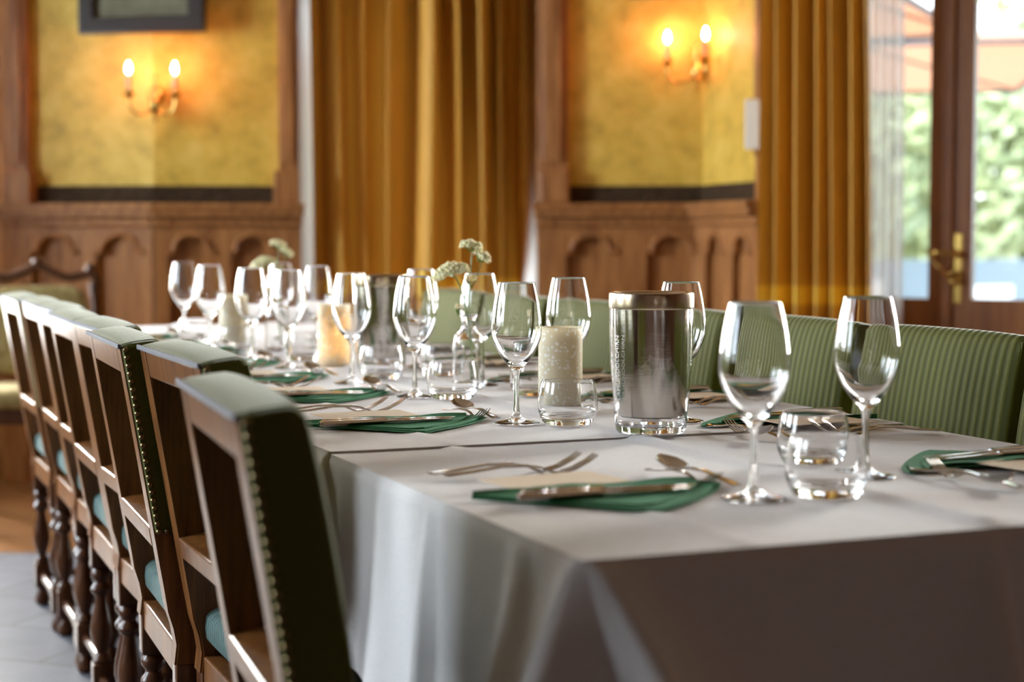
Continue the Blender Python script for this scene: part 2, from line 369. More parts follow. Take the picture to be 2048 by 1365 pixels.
# pier walls
a0 = X(16, 7.12); a1 = X(312, 7.0); a2 = X(600, 7.09)
b0 = X(1078, 7.08); b1 = X(1404, 7.0); b2 = X(1536, 6.42)
def wallseg(name, p0, p1, m, depth=.1, z0=0, z1=HC):
    M, Ln = frame_on(p0, p1); bm = newbox(0, Ln, 0, depth, z0, z1); o = struct(name, bm, m); o.matrix_world = M; return M, Ln
MA, LA = wallseg('wall_left_pier', a0, a1, WALLPAPER); MB_, LB = wallseg('wall_left_pier_return', a1, a2, WALLPAPER)
MC, LC = wallseg('wall_right_pier', b0, b1, WALLPAPER); MD, LD = wallseg('wall_right_pier_return', b1, b2, WALLPAPER)
# jambs of the openings (oak)
wallseg('trim_1', (a0[0] - .3, a0[1] + .42), a0, OAK, .06)
wallseg('trim_2', a2, (a2[0] + .06, a2[1] + .5), OAK, .04)
wallseg('trim_3', (b0[0] - .06, b0[1] + .5), b0, OAK, .04)
# middle back wall with a window behind the drawn curtain
M, Ln = wall_holes('wall_back', (a2[0] - .2, 7.62), (b0[0] + .3, 7.62), [(.22, 1.62, .4, 2.9)], WALLPAPER); window_in(M, .22, 1.62, .4, 2.9, 2, .08, 9, NEUT)
# door wall
D0 = Vector((1.592, 6.15, 0)); DD = Vector((.866, -.5, 0))
def DP(k): p = D0 + DD * k; return (p.x, p.y)
pd = DP(-.74)
M, Ln = frame_on(DP(-.74), DP(2.4))
o = plate('wall_right_back', rect(0, Ln, 0, HC), [rect(.02, 1.50, .0001, 2.75), rect(1.75, 2.95, .3, 2.85)], .2, WALLPAPER); o.matrix_world = M; o['kind'] = 'structure'
window_in(M, 1.75, 2.95, .3, 2.85, 1, .08, 175, NEUT)  # added out-of-view window; its area lamp strengthens light from the door side
e0 = DP(2.4)
# right wall with two windows in the part behind the viewer
M, Ln = wall_holes('wall_right', (e0[0], e0[1]), (e0[0], -2.8), [], DARKWOOD)

# ---- wainscot -----------------------------------------------------------
def arch_hole(cx, hw, zt, zs, z0):
    r = hw * .72; pts = [(cx - hw, z0), (cx + hw, z0), (cx + hw, zs), (cx + r, zs)]
    for k in range(0, 15):
        a = PI * k / 14; pts.append((cx + r * math.cos(a), zs + .012 + (zt - zs - .012) * math.sin(a)))
    pts += [(cx - r, zs), (cx - hw, zs)]
    return pts
tcount = [3]
def trim(bm, m, M):
    tcount[0] += 1; o = struct('trim_%d' % tcount[0], bm, m); o.matrix_world = M; return o
def wainscot(M, Ln, arches, x0=0, x1=None, zt=1.175):
    x1 = Ln if x1 is None else x1
    tcount[0] += 1
    o = plate('trim_%d' % tcount[0], rect(x0, x1, .12, zt - .05), [arch_hole(c, h, 1.055, .985, .24) for c, h in arches], .03, OAK, bevel=.004)
    o.matrix_world = M @ Matrix.Translation((0, -.04, 0)); o['kind'] = 'structure'
    trim(newbox(x0, x1, -.012, 0, .12, zt - .05), OAK, M)
    for c, h in arches:   # moulding proud of each arch
        pts = arch_hole(c, h + .004, 1.058, .985, .24); bm = bmesh.new()
        tube(bm, [(x, -.043, z) for x, z in pts[2:]] , .012, 8); trim(bm, OAK, M)
    bm = bmesh.new()
    box(bm, x0 - .015, x1 + .015, -.095, 0, zt - .045, zt - .012, bev=.006); box(bm, x0 - .02, x1 + .02, -.11, 0, zt - .014, zt + .012, bev=.006)
    box(bm, x0 - .01, x1 + .01, -.065, 0, zt - .085, zt - .045, bev=.01)
    trim(bm, OAK, M)
    bm = bmesh.new(); box(bm, x0, x1, -.05, 0, 0, .13, bev=.006); trim(bm, OAK, M)
def at(px, M, p0):  # distance along wall for an image column
    k = (px - CX) / F
    d = M.to_3x3() @ Vector((1, 0, 0)); return (k * p0[1] - p0[0]) / (d.x - k * d.y)
wainscot(MA, LA, [(at(118, MA, a0), .105), (at(248, MA, a0), .105)])
wainscot(MB_, LB, [(at(385, MB_, a1), .095), (at(508, MB_, a1), .095)])
wainscot(MC, LC, [(at(1184, MC, b0), .108), (at(1344, MC, b0), .108)])
LDW = LD
wainscot(MD, LDW, [(at(1447, MD, b1), .085), (at(1502, MD, b1), .085)])
def band(M, x0, x1, z0=1.187, z1=1.262):
    bm = newbox(x0, x1, -.012, 0, z0, z1); trim(bm, BAND, M)
band(MA, at(76, MA, a0), LA); band(MB_, 0, at(548, MB_, a1)); band(MC, at(1138, MC, b0), LC); band(MD, 0, at(1518, MD, b1))
def pilaster(M, x0, x1, blk=None, y=-.05):
    bm = bmesh.new(); wd = x1 - x0
    box(bm, x0, x1, y, 0, 1.187, HC, bev=.004)
    box(bm, x0 + wd * .18, x1 - wd * .18, y - .014, y, 1.36, HC, bev=.006)
    if blk: box(bm, blk[0], blk[1], y - .03, 0, 1.187, 1.325, bev=.008)
    trim(bm, OAK, M)
pilaster(MA, at(20, MA, a0), at(70, MA, a0), (at(26, MA, a0), at(80, MA, a0)))
pilaster(MB_, at(560, MB_, a1), LB - .005, (at(550, MB_, a1), LB))
pilaster(MC, 0.0, at(1136, MC, b0), (.01, at(1140, MC, b0)))
pilaster(MD, at(1521, MD, b1), LD, None, -.03)

# ---- door (french door, two leaves) -------------------------------------
MDR, _ = frame_on(DP(-.72), DP(.78))
K = lambda k: k + .72
t = bpy.data.objects.new('door_1', None); COL.objects.link(t); t.matrix_world = MDR; t['kind'] = 'structure'
def leaf(x0, x1, st0, st1):
    o = plate('door_leaf', rect(x0, x1, .02, 2.68), [rect(x0 + st0, x1 - st1, .815, 2.55), rect(x0 + st0 + .03, x1 - st1 - .03, .18, .60)], .045, DOORWOOD, bevel=.004, parent=t)
    o.location = (0, .03, 0)
    obj('door_panel', newbox(x0 + st0 + .02, x1 - st1 - .02, .045, .06, .17, .61, bev=.004), DOORWOOD, o).location = (0, 0, 0)
    bm = bmesh.new()
    for a in (rect(x0 + st0 - .004, x1 - st1 + .004, .811, 2.554),):
        q = [(x, .028, z) for x, z in a]; tube(bm, q + [q[0]], .009, 6)
    obj('glazing_bead', bm, DOORWOOD, o).location = (0, -.03 + .03, 0)
    obj('door_glass', newbox(x0 + st0, x1 - st1, .05, .056, .815, 2.55), PANE, o).location = (0, 0, 0)
    return o
leaf(K(-.70), K(-.008), .10, .062); leaf(K(.0), K(.70), .082, .10)
bm = bmesh.new(); box(bm, K(-.022), K(.018), .008, .03, .03, 2.66, bev=.006); obj('meeting_strip', bm, DOORWOOD, t)
bm = bmesh.new(); box(bm, -.01, .03, -.02, .1, 0, 2.75, bev=.006); box(bm, 1.47, 1.51, -.02, .1, 0, 2.75, bev=.006); box(bm, -.01, 1.51, -.02, .1, 2.69, 2.77); obj('door_casing', bm, DOORWOOD, t)
h = bpy.data.objects.new('door_handle', None); COL.objects.link(h); h.parent = t
bm = bmesh.new(); box(bm, K(.022), K(.055), .018, .028, .80, 1.06, bev=.004); obj('back_plate', bm, BRASS, h)
bm = bmesh.new(); tube(bm, [(K(.038), .02, .985), (K(.038), -.035, .985), (K(.03), -.045, .985), (K(-.03), -.045, .990), (K(-.055), -.042, .987)], [.009, .008, .009, .010, .007], 10); ball(bm, (K(.038), -.0, .985), .016, 2)
obj('lever', bm, BRASS, h, True)
bm = bmesh.new(); tube(bm, [(K(-.045), -.042, .975), (K(-.01), -.04, .93), (K(.02), -.03, .895)], .006, 8); ball(bm, (K(.03), -.01, .885), .019, 2, (1.3, 1, .8)); ball(bm, (K(.025), -.03, .915), .013, 2)
obj('espagnolette_knob', bm, BRASS, h, True)
c = MDR @ Vector((.75, .25, 1.6)); n_ = -(MDR.to_3x3() @ Vector((0, 1, 0))); portal('door_opening', c, n_, 1.5, 2.7)

# ---- curtains ------------------------------------------------------------
def curtain(name, pts_fn, m, z0, z1, nx=220, nz=24, thick=.004):
    bm = bmesh.new(); g = []
    for j in range(nz + 1):
        z = z0 + (z1 - z0) * j / nz
        g.append([bm.verts.new(pts_fn(i / nx, z)) for i in range(nx + 1)])
    for j in range(nz):
        for i in range(nx): bm.faces.new((g[j][i], g[j][i + 1], g[j + 1][i + 1], g[j + 1][i]))
    o = obj(name, bm, m, None, True)
    if thick: md = o.modifiers.new('thick', 'SOLIDIFY'); md.thickness = thick
    return o
def folds(u, phases, z, sharp=.75):
    """deep rounded pleats; phases: list of fold centres in 0..1"""
    import bisect
    i = bisect.bisect_right(phases, u) - 1; i = max(0, min(i, len(phases) - 2))
    f = (u - phases[i]) / (phases[i + 1] - phases[i])
    return math.copysign(abs(math.cos(2 * PI * f)) ** sharp, math.cos(2 * PI * f))
rn = random.Random(5)
def mk_phases(n, jit):
    p = [0.0]
    for i in range(n): p.append(p[-1] + 1 + rn.uniform(-jit, jit))
    return [q / p[-1] for q in p]
PH1 = mk_phases(8, .38); PH1b = mk_phases(10, .33)
def cur1(u, z):
    x0, x1 = X(624, 7.2)[0], X(1052, 7.2)[0]
    k = .5 + .5 * (z / 3.0)
    f = folds(u, PH1, z); w2 = .25 * math.sin(u * 47 + 1.3 * math.sin(z * 1.1))
    return (x0 + (x1 - x0) * u + .012 * math.sin(z * 1.4 + u * 9) + .02 * math.sin(u * 60), 7.25 - .10 * f + .012 * w2 + .01 * math.sin(z * 2 + u * 20), z)
o = curtain('curtain', cur1, CURTAIN, .03, HC - .02, thick=0); tag(o, 'wide ochre curtain with gold band, drawn shut between the two wallpapered piers', 'curtain', 'ochre curtains')
PH2 = mk_phases(6, .25)
c0 = Vector((*DP(-.80), 0)); c1 = Vector((*X(1738, 6.02), 0))
cs = Vector((*X(1528, 6.2), 0)); cdir = (c1 - cs); cnrm = Vector((cdir.y, -cdir.x, 0)).normalized()
def cur2(u, z):
    pinch = 1 - .16 * max(0, min(1, (z - .9) / 1.2)) * 0 
    f = folds(u, PH2, z)
    p = cs + cdir * u * (1 + .02 * math.sin(z * 1.3)) + cnrm * (.07 * f + .008 * math.sin(z * 2 + u * 15))
    lean = -.02 * (z - 1.2)
    return (p.x + lean * (u), p.y, z)
o = curtain('curtain', cur2, CURTAIN, .03, HC - .02, thick=0); tag(o, 'gathered ochre curtain with gold band, hanging beside the glazed terrace door', 'curtain', 'ochre curtains')
s0 = Vector((*X(1722, 6.16), 0)); s1 = Vector((*X(1800, 6.13), 0)); PH3 = mk_phases(4, .3); sd = s1 - s0; sn = Vector((sd.y, -sd.x, 0)).normalized()
def cur3(u, z):
    p = s0 + sd * u + sn * (.022 * folds(u, PH3, z) - .012); return (p.x + .01 * math.sin(z * 1.5) * u, p.y, z)
o = curtain('sheer_curtain', cur3, SHEER, .05, HC - .05, 90, 12, 0); tag(o, 'narrow white sheer curtain between the ochre curtain and the door glass', 'curtain')

# ---- pictures, wall box, sconces -----------------------------------------
def picture(name, M, x0, x1, z0, z1, label, fw=.055, mount=True):
    t = thing(name, label, 'picture'); t.matrix_world = M @ Matrix.Translation((0, -.006, 0))
    o = plate('frame', rect(x0, x1, z0, z1), [rect(x0 + fw, x1 - fw, z0 + fw, z1 - fw)], .035, BLACKF, bevel=.006, parent=t); o.location = (0, -.036, 0)
    obj('print', newbox(x0 + fw * .8, x1 - fw * .8, -.012, -.006, z0 + fw * .8, z1 - fw * .8), PRINT, t)
    obj('glazing', newbox(x0 + fw * .8, x1 - fw * .8, -.020, -.018, z0 + fw * .8, z1 - fw * .8), PANE, t)
picture('picture_frame', MA, at(176, MA, a0), at(418, MA, a0), 1.895, 2.45, 'dark framed print hanging above the wall lamp between the dark pilasters')
picture('picture_frame', MC, at(1262, MC, b0), at(1378, MC, b0), 2.045, 2.5, 'dark picture frame bottom just showing above the wall lamp near the curtained door')
t = thing('wall_box', 'narrow white box with black bracket on the pier edge beside the door curtain', 'wall box', (*X(1503, 6.32), 0), R(-12))
obj('housing', newbox(-.028, .028, -.03, 0, 1.375, 1.56, bev=.004), WHITEP, t)
bm = newbox(.028, .045, -.02, .03, 1.365, 1.555, bev=.002); box(bm, .03, .042, -.01, .02, 1.33, 1.37); obj('bracket', bm, BLACKP, t)

def sconce(p, nrm, label, zc=1.70):
    """two-armed brass wall lamp; p on wall, nrm out of the wall"""
    az = math.atan2(nrm[1], nrm[0]) + PI / 2     # local -y -> nrm
    t = thing('wall_sconce', label, 'wall lamp', (p[0], p[1], zc), az, 'brass two-candle wall lamps')
    bm = bmesh.new(); lathe(bm, crom([(0, .03), (.014, .028), (.03, .018), (.038, .006), (.034, 0)], 3), 24, Matrix.Rotation(PI / 2, 4, 'X') @ Matrix.Translation((0, 0, 0)))
    lathe(bm, crom([(.002, -.1), (.012, -.085), (.006, -.07), (.018, -.05), (.026, -.02), (.02, .0), (.012, .03), (.018, .05), (.008, .07), (.012, .085), (.002, .1)], 3), 20, Matrix.Translation((0, -.045, -.02)))
    obj('back_plate', bm, BRASS, t, True)
    for sx in (-1, 1):
        bm = bmesh.new()
        tube(bm, crom([(0, -.045, -.03), (sx * .025, -.07, -.075), (sx * .06, -.10, -.088), (sx * .088, -.12, -.06), (sx * .093, -.125, -.02)], 5), .006, 10)
        lathe(bm, crom([(.003, -.03), (.012, -.02), (.022, -.006), (.026, 0), (.010, .002), (.011, .012), (.012, .014)], 3), 20, Matrix.Translation((sx * .093, -.125, 0)))
        a_ = obj('arm', bm, BRASS, t, True)
        bm = bmesh.new(); lathe(bm, [(0, .012), (.0095, .012), (.0095, .075), (.004, .078), (0, .078)], 16, Matrix.Translation((sx * .093, -.125, 0))); obj('candle_sleeve', bm, WAX, a_, True, 40)
        bm = bmesh.new(); lathe(bm, crom([(.003, .078), (.008, .088), (.0085, .098), (.005, .112), (.0, .124)], 4), 14, Matrix.Translation((sx * .093, -.125, 0))); obj('bulb', bm, FLAME, a_, True)
    return t
sconce((a1[0] + .015, a1[1] - .005), (0.05, -1), 'brass two-candle wall lamp below the dark framed print, on the pier without the white box', 1.635)
sconce((b1[0] - .004, b1[1] - .02), (-.64, -.77), 'brass two-candle wall lamp in the wall corner above the white wall box', 1.768)

# =================================================================== OUTSIDE
bm = newbox(-30, 40, 8.3, 60, -.35, -.2); o = struct('terrace_ground', bm, PAVE)
def parasol(cx, cy_, half, rot, z, rise, label, pole=True):
    t = thing('garden_parasol', label, 'parasol', (cx, cy_, -.2), rot, 'orange garden parasols')
    bm = bmesh.new(); z += .2
    c_ = [bm.verts.new((sx * half, sy * half, z)) for sx, sy in ((-1, -1), (1, -1), (1, 1), (-1, 1))]; ap = bm.verts.new((0, 0, z + rise))
    for k in range(4): bm.faces.new((c_[k], c_[(k + 1) % 4], ap))
    o = obj('canopy', bm, PARA, t); md = o.modifiers.new('t', 'SOLIDIFY'); md.thickness = .01
    bm = bmesh.new()
    for k in range(4):
        a_ = Vector(((-1, -1), (1, -1), (1, 1), (-1, 1))[k] + (0,)) * half; b_ = Vector(((-1, -1), (1, -1), (1, 1), (-1, 1))[(k + 1) % 4] + (0,)) * half
        tube(bm, [a_ + Vector((0, 0, z - .03)), b_ + Vector((0, 0, z - .03))], .018, 6); tube(bm, [a_ * .98 + Vector((0, 0, z - .02)), Vector((0, 0, z + rise - .03))], .010, 6)
    obj('valance', bm, GIMP, t)
    bm = bmesh.new(); tube(bm, [(0, 0, 0), (0, 0, z + rise)], .035, 12); box(bm, -.35, .35, -.35, .35, 0, .1, bev=.02); obj('pole', bm, WHITEPT, t)
parasol(2.05, 12.6, 1.85, R(-10.5), 2.3, .35, 'large square orange parasol farther out on the terrace')
parasol(1.5, 9.75, .93, R(-25.5), 2.3, .3, 'smaller orange parasol close outside the sheer curtain')
def tree(x, y, h, r, n_, seed, label, name='garden_tree'):
    rr = random.Random(seed); t = thing(name, label, 'tree', (x, y, -.2), 0)
    bm = bmesh.new(); tube(bm, crom([(0, 0, 0), (.08, .05, h * .25), (-.04, 0, h * .5), (.05, 0, h * .8)], 4), [.16 - .011 * k for k in range(13)], 10); obj('trunk', bm, BARK, t, True)
    bm = bmesh.new()
    for _ in range(n_):
        while True:
            p = Vector((rr.uniform(-1, 1), rr.uniform(-1, 1), rr.uniform(-1, 1)))
            if p.length < 1: break
        p = Vector((p.x * r, p.y * r, h * .62 + p.z * h * .42)); a = Vector((rr.gauss(0, 1), rr.gauss(0, 1), rr.gauss(0, 1))).normalized(); b = a.orthogonal().normalized(); c_ = a.cross(b)
        s_ = rr.uniform(.08, .19)
        bm.faces.new([bm.verts.new(p + b * s_), bm.verts.new(p + c_ * s_ * .5), bm.verts.new(p - b * s_), bm.verts.new(p - c_ * s_ * .5)])
    obj('crown', bm, LEAF, t)
tree(8.0, 18, 6.5, 2.9, 9000, 3, 'tall leafy tree seen through the door pane on the handle side')
tree(3.7, 21.5, 3.9, 2.0, 6000, 4, 'small rounded tree seen through the door pane beside the sheer curtain')
bm = newbox(-2, 16, 24, 24.3, -.2, .75); tag(obj('garden_wall', bm, GWALL), 'low pale rendered wall at the far side of the terrace', 'wall')
def hedge(x0, x1, y, h, seed):
    rr = random.Random(seed); bm = bmesh.new()
    for _ in range(14000):
        p = Vector((rr.uniform(x0, x1), y + rr.uniform(-.5, .5), rr.uniform(-.2, h))); a = Vector((rr.gauss(0, 1), rr.gauss(0, 1), rr.gauss(0, 1))).normalized(); b = a.orthogonal().normalized(); c_ = a.cross(b); s_ = rr.uniform(.12, .26)
        bm.faces.new([bm.verts.new(p + b * s_), bm.verts.new(p + c_ * s_ * .6), bm.verts.new(p - b * s_), bm.verts.new(p - c_ * s_ * .6)])
    tag(obj('hedge', bm, LEAF), 'long clipped green hedge behind the low pale garden wall', 'hedge')
hedge(0, 20, 25.6, 3.3, 9)
def terrace_table(x, y, rot, label, m=WHITEPT):
    t = thing('terrace_table', label, 'table', (x, y, -.2), rot, 'terrace tables')
    obj('tabletop', newbox(-.6, .6, -.4, .4, .70, .74, bev=.008), m, t)
    for sx in (-1, 1):
        for sy in (-1, 1): obj('leg', newbox(sx * .52 - .03, sx * .52 + .03, sy * .33 - .03, sy * .33 + .03, 0, .70), m, t)
terrace_table(3.05, 13.0, .3, 'white terrace table seen through the pane on the handle side of the door')
terrace_table(2.45, 10.3, .1, 'wooden terrace table seen low through the pane beside the sheer curtain', TABLEW)
def terrace_chair(x, y, rot, label):
    t = thing('terrace_chair', label, 'chair', (x, y, -.2), rot, 'white terrace chairs')
    obj('seat', newbox(-.22, .22, -.22, .22, .43, .46, bev=.01), WHITEPT, t)
    obj('backrest', newbox(-.22, .22, .19, .22, .55, .9, bev=.01), WHITEPT, t)
    for sx in (-1, 1):
        for sy in (-1, 1): obj('leg', newbox(sx * .2 - .015, sx * .2 + .015, sy * .2 - .015, sy * .2 + .015, 0, .9 if sy > 0 else .43), WHITEPT, t)
terrace_chair(3.6, 12.1, .5, 'white terrace chair standing in front of the white terrace table')
terrace_chair(2.9, 14.2, 3.0, 'white terrace chair standing behind the white terrace table')

# =================================================================== CHAIRS
LEAN = .165
def yr(z):    # rear face of the stile
    if z < .43: return 0
    k = z - .43; return -(k * LEAN) + (.0035 if k < .04 else 0)
def chair_nails(bm, pts, r=.0048):
    for p, n_ in pts:
        q = Vector(n_).to_track_quat('Z', 'Y').to_matrix().to_4x4()
        lathe(bm, [(r, 0), (r * .95, r * .35), (r * .6, r * .75), (0, r * .95)], 8, Matrix.Translation(p) @ q)
HW = .20
def make_chair():
    t = thing('dining_chair', 'x', 'chair', (0, 0, 0), 0)
    for sx in (-1, 1):
        bm = bmesh.new(); x0, x1 = (HW - .043, HW) if sx > 0 else (-HW, -HW + .043)
        zs = [.40, .43, .455, .48, .52, .60, .7, .8, .878]; prev = None
        for z in zs:
            y = yr(z); ring = [bm.verts.new(p) for p in ((x0, y, z), (x1, y, z), (x1, y + .046, z), (x0, y + .046, z))]
            if prev:
                for k in range(4): bm.faces.new((prev[k], prev[(k + 1) % 4], ring[(k + 1) % 4], ring[k]))
            else: bm.faces.new(ring[::-1])
            prev = ring
        bm.faces.new(prev); es = [e_ for e_ in bm.edges if abs((e_.verts[0].co - e_.verts[1].co).z) > .01]
        bmesh.ops.bevel(bm, geom=es, offset=.003, segments=2, affect='EDGES')
        obj('stile', bm, CHAIRWOOD, t)
    def railbox(z0, z1, y0, y1, bev=.003):
        bm = bmesh.new(); M_ = Matrix.Translation((0, yr((z0 + z1) / 2), (z0 + z1) / 2)) @ Matrix.Rotation(math.atan(LEAN), 4, 'X')
        box(bm, -HW + .0425, HW - .0425, y0, y1, -(z1 - z0) / 2, (z1 - z0) / 2, M_, bev=bev); return bm
    obj('top_rail', railbox(.838, .878, 0, .044), CHAIRWOOD, t)
    obj('lower_rail', railbox(.572, .604, -.001, .060), CHAIRWOOD, t)
    # upholstered back: side profile swept across the width, cloth wrapped over the frame
    bm = bmesh.new()
    core = [(.046, .606), (.062, .602), (.088, .606), (.104, .622), (.112, .65), (.117, .70), (.119, .75), (.118, .80), (.114, .84), (.106, .868), (.094, .886), (.078, .896), (.060, .900), (.040, .8985), (.020, .893), (.006, .886), (.001, .880), (.004, .8785), (.046, .8785)]
    core = [core[0]] + crom(core[1:17], 2) + core[17:]
    def prof_at(x):
        q = abs(x) / HW; dome = 1 - min(1, q) ** 3.2; out = []
        for y, z in core:
            if y > .046: y = .046 + (y - .046) * (.30 + .16 * dome)
            if z > .882: z = .882 + (z - .882) * (.42 + .24 * dome)
            out.append((y, z))
        return out
    xs = [-HW - .0058, -HW - .0052, -HW - .0035, -HW + .002, -HW + .012] + [-HW + .03 + (2 * HW - .06) * k / 22 for k in range(23)] + [HW - .012, HW - .002, HW + .0035, HW + .0052, HW + .0058]
    ins = [.011, .006, .0025, .0006, 0] + [0] * 23 + [0, .0006, .0025, .006, .011]
    prev = None
    for x, ii in zip(xs, ins):
        ring = []
        for y, z in prof_at(x):
            if y > .05: y -= ii
            if z > .882: z = max(.8795, z - ii)
            elif z < .63: z += ii * .5
            ring.append(bm.verts.new((x, y + yr(z), z)))
        if prev:
            n = len(ring)
            for q in range(n): bm.faces.new((prev[q], prev[(q + 1) % n], ring[(q + 1) % n], ring[q]))
        else: bm.faces.new(ring[::-1])
        prev = ring
    bm.faces.new(prev)
    bmesh.ops.recalc_face_normals(bm, faces=bm.faces)
    for sx in (-1, 1):
        prev = None
        for z in [.602 + .0278 * k for k in range(11)]:
            y = yr(z); xa, xb = (HW + .0004) * sx, (HW + .0056) * sx
            ring = [bm.verts.new(p) for p in ((xa, y + .002, z), (xb, y + .004, z), (xb, y + .060, z), (xa, y + .060, z))]
            if prev:
                for k in range(4): bm.faces.new((prev[k], prev[(k + 1) % 4], ring[(k + 1) % 4], ring[k]))
            else: bm.faces.new(ring)
            prev = ring
        bm.faces.new(prev)
    bp = obj('back_pad', bm, VELVET, t, True, 42)
    bm = bmesh.new()
    box(bm, -HW - .004, HW + .004, yr(.88) - .0035, yr(.88) + .001, .8765, .8835, None, .001)
    obj('gimp_braid', bm, GIMP, bp)
    for sx in (-1, 1):
        z = .604; pts = []
        while z < .882: pts.append(((sx * (HW + .0056), yr(z) + .0075, z), (sx, 0, 0))); z += .0118
        for k in range(1, 6): pts.append(((sx * (HW + .0056), yr(.604) + .0075 + k * .0115, .604), (sx, 0, 0)))
        bm = bmesh.new(); chair_nails(bm, pts); obj('nailhead_trim', bm, NAIL, bp, True)
    # legs
    prof = crom([(.0, 0), (.017, 0), (.021, .012), (.017, .03), (.012, .04), (.018, .052), (.022, .062)], 2)
    def leg(x, y, rear):
        bm = bmesh.new(); M_ = Matrix.Translation((x, y, 0))
        lathe(bm, [(0, 0), (.016, 0)] + crom([(.016, 0), (.022, .012), (.018, .03), (.013, .042), (.017, .05)], 3), 20, M_)
        box(bm, x - .021, x + .021, y - .021, y + .021, .05, .12, None, .003)
        lathe(bm, crom([(.015, .118), (.021, .128), (.012, .142), (.014, .150), (.022, .175), (.0235, .20), (.017, .235), (.012, .265), (.017, .272), (.022, .284), (.013, .298), (.019, .308), (.021, .318), (.014, .33)], 3), 20, M_)
        box(bm, x - .021, x + .021, y - .021, y + .021, .33, .40 if rear else .435, None, .003)
        obj('leg', bm, TURNED, t, True, 35)
    for sx in (-1, 1): leg(sx * (HW - .022), .024, True); leg(sx * (HW - .022), .40, False)
    bm = bmesh.new(); box(bm, -HW + .005, HW - .005, .36, .42, .375, .437, None, .003); box(bm, -HW + .004, -HW + .03, .04, .38, .375, .437, None, .003); box(bm, HW - .03, HW - .004, .04, .38, .375, .437, None, .003); box(bm, -HW + .03, HW - .03, .006, .034, .375, .425, None, .003)
    obj('seat_frame', bm, CHAIRWOOD, t)
    bm = bmesh.new()
    for y in (.024, .40): tube(bm, [(-HW + .04, y, .085), (HW - .04, y, .085)] if y < .1 else [(-HW + .04, y, .085), (HW - .04, y, .085)], .011, 10)
    for sx in (-1, 1): tube(bm, [(sx * (HW - .022), .045, .085), (sx * (HW - .022), .38, .085)], .011, 10)
    obj('stretcher', bm, TURNED, t, True, 40)
    bm = bmesh.new()
    def fs(p):
        x, y, z = p; return Vector((x, y + .214, z + .468 + (.018 * (1 - (x / .2) ** 2) * (1 - (y / .21) ** 2) if z > 0 else 0)))
    superell(bm, .203, .207, .034, .45, .18, 56, 18, None, fs)
    st_ = obj('seat_cushion', bm, SEATV, t, True)
    for sx in (-1, 1):
        pts = [((sx * (HW + .002), .05 + k * .0112, .443), (sx, 0, 0)) for k in range(30)]
        bm = bmesh.new(); chair_nails(bm, pts, .004); obj('nailhead_trim', bm, NAIL, st_, True)
    return t
proto = make_chair()
def hitz(px, py, z):
    Xc = (px - CX) / F; Yc = -(py - CY) / F
    r = Vector((Xc, math.cos(PITCH) + Yc * math.sin(PITCH), -math.sin(PITCH) + Yc * math.cos(PITCH))); k = (z - EYE) / r.z
    return Vector((k * r.x, k * r.y, 0))
def corner(px, d): return Vector(((px - CX) / F * d, d, 0))
ORD = ['first', 'second', 'third', 'fourth', 'fifth', 'sixth', 'seventh', 'eighth']
# (far rear corner px, distance), near rear corner px
LCH = [(356, 1.84, 470), (277, 2.435, 397), (175, 2.82, 238), (141, 3.20, 200), (96, 3.57, 160), (72, 3.95, 120), (40, 4.33, 90), (1, 4.70, 52)]
first = True
EXTRA = [', closest to viewer', ', sharpest one', '', '', '', '', '', ', deepest one']
for i, (px, d, pn) in enumerate(LCH):
    fc = corner(px, d); 
    # rotation so that near corner falls on column pn
    best = None
    for k in range(-120, 121):
        a = AZ - PI / 2 + R(k / 10); xd = Vector((math.cos(a), math.sin(a), 0))
        nc = fc + xd * (2 * HW); q = CX + F * nc.x / nc.y
        if i in (0, 1, 2):
            if best is None or abs(q - pn) < best[0]: best = (abs(q - pn), a)
        elif k == 0: best = (0, a + R((.6, -.8, .5, -.5, .3)[i - 3]))
    a = best[1]; xd = Vector((math.cos(a), math.sin(a), 0)); yd = Vector((-math.sin(a), math.cos(a), 0))
    org = fc + xd * HW - yd * yr(.88)
    lab = '%s chair from the near table end in the row seen from behind%s' % (ORD[i], EXTRA[i])
    if first: proto.location = org; proto.rotation_euler = (0, 0, a); proto['label'] = lab; proto['group'] = 'green velvet chairs around the table'; first = False
    else: dup(proto, org, a, lab)
# far row: front of the pads faces the viewer
RCH = [1.825, 2.255, 2.705, 3.16, 3.62, 4.07, 4.52]
RL = ['cut off by the picture edge', 'widest cushion in view', '', '', '', '', '']
for i, s in enumerate(RCH):
    a = AZ + PI / 2 + R((-1.0, .3, .0, -1.2, .8, -.5, .5)[i]); yd = Vector((-math.sin(a), math.cos(a), 0))
    org = W(s, 1.66) - yd * (yr(.88)) - yd * .075
    lab = '%s chair from the near table end, far side, striped green front facing the viewer' % ORD[i]
    dup(proto, org + yd * 0, a, lab)
# ornate wall chair
cc = corner(58, 6.3)
t = thing('carved_chair', 'dark carved armless chair with gold upholstered back standing against the wainscot', 'chair', (cc.x, cc.y + .1, 0), R(12))
bm = bmesh.new()
for sx in (-1, 1):
    tube(bm, crom([(sx * .21, .02, 0), (sx * .205, .0, .2), (sx * .20, -.0, .46), (sx * .215, .03, .75), (sx * .205, .05, .87)], 4), .017, 8)
obj('back_posts', bm, DARKWOOD, t, True)
bm = bmesh.new(); tube(bm, crom([(-.225, .05, .85), (-.20, .05, .905), (-.12, .05, .89), (-.05, .05, .915), (0, .05, .935), (.05, .05, .915), (.12, .05, .89), (.20, .05, .905), (.225, .05, .85)], 4), .018, 8); ball(bm, (-.2, .05, .925), .022, 2); ball(bm, (.2, .05, .925), .022, 2); ball(bm, (0, .05, .95), .02, 2)
obj('crest_rail', bm, DARKWOOD, t, True)
bm = bmesh.new(); superell(bm, .185, .025, .17, .35, .5, 40, 20, Matrix.Translation((0, .035, .69))); obj('back_pad', bm, BROCADE, t, True)
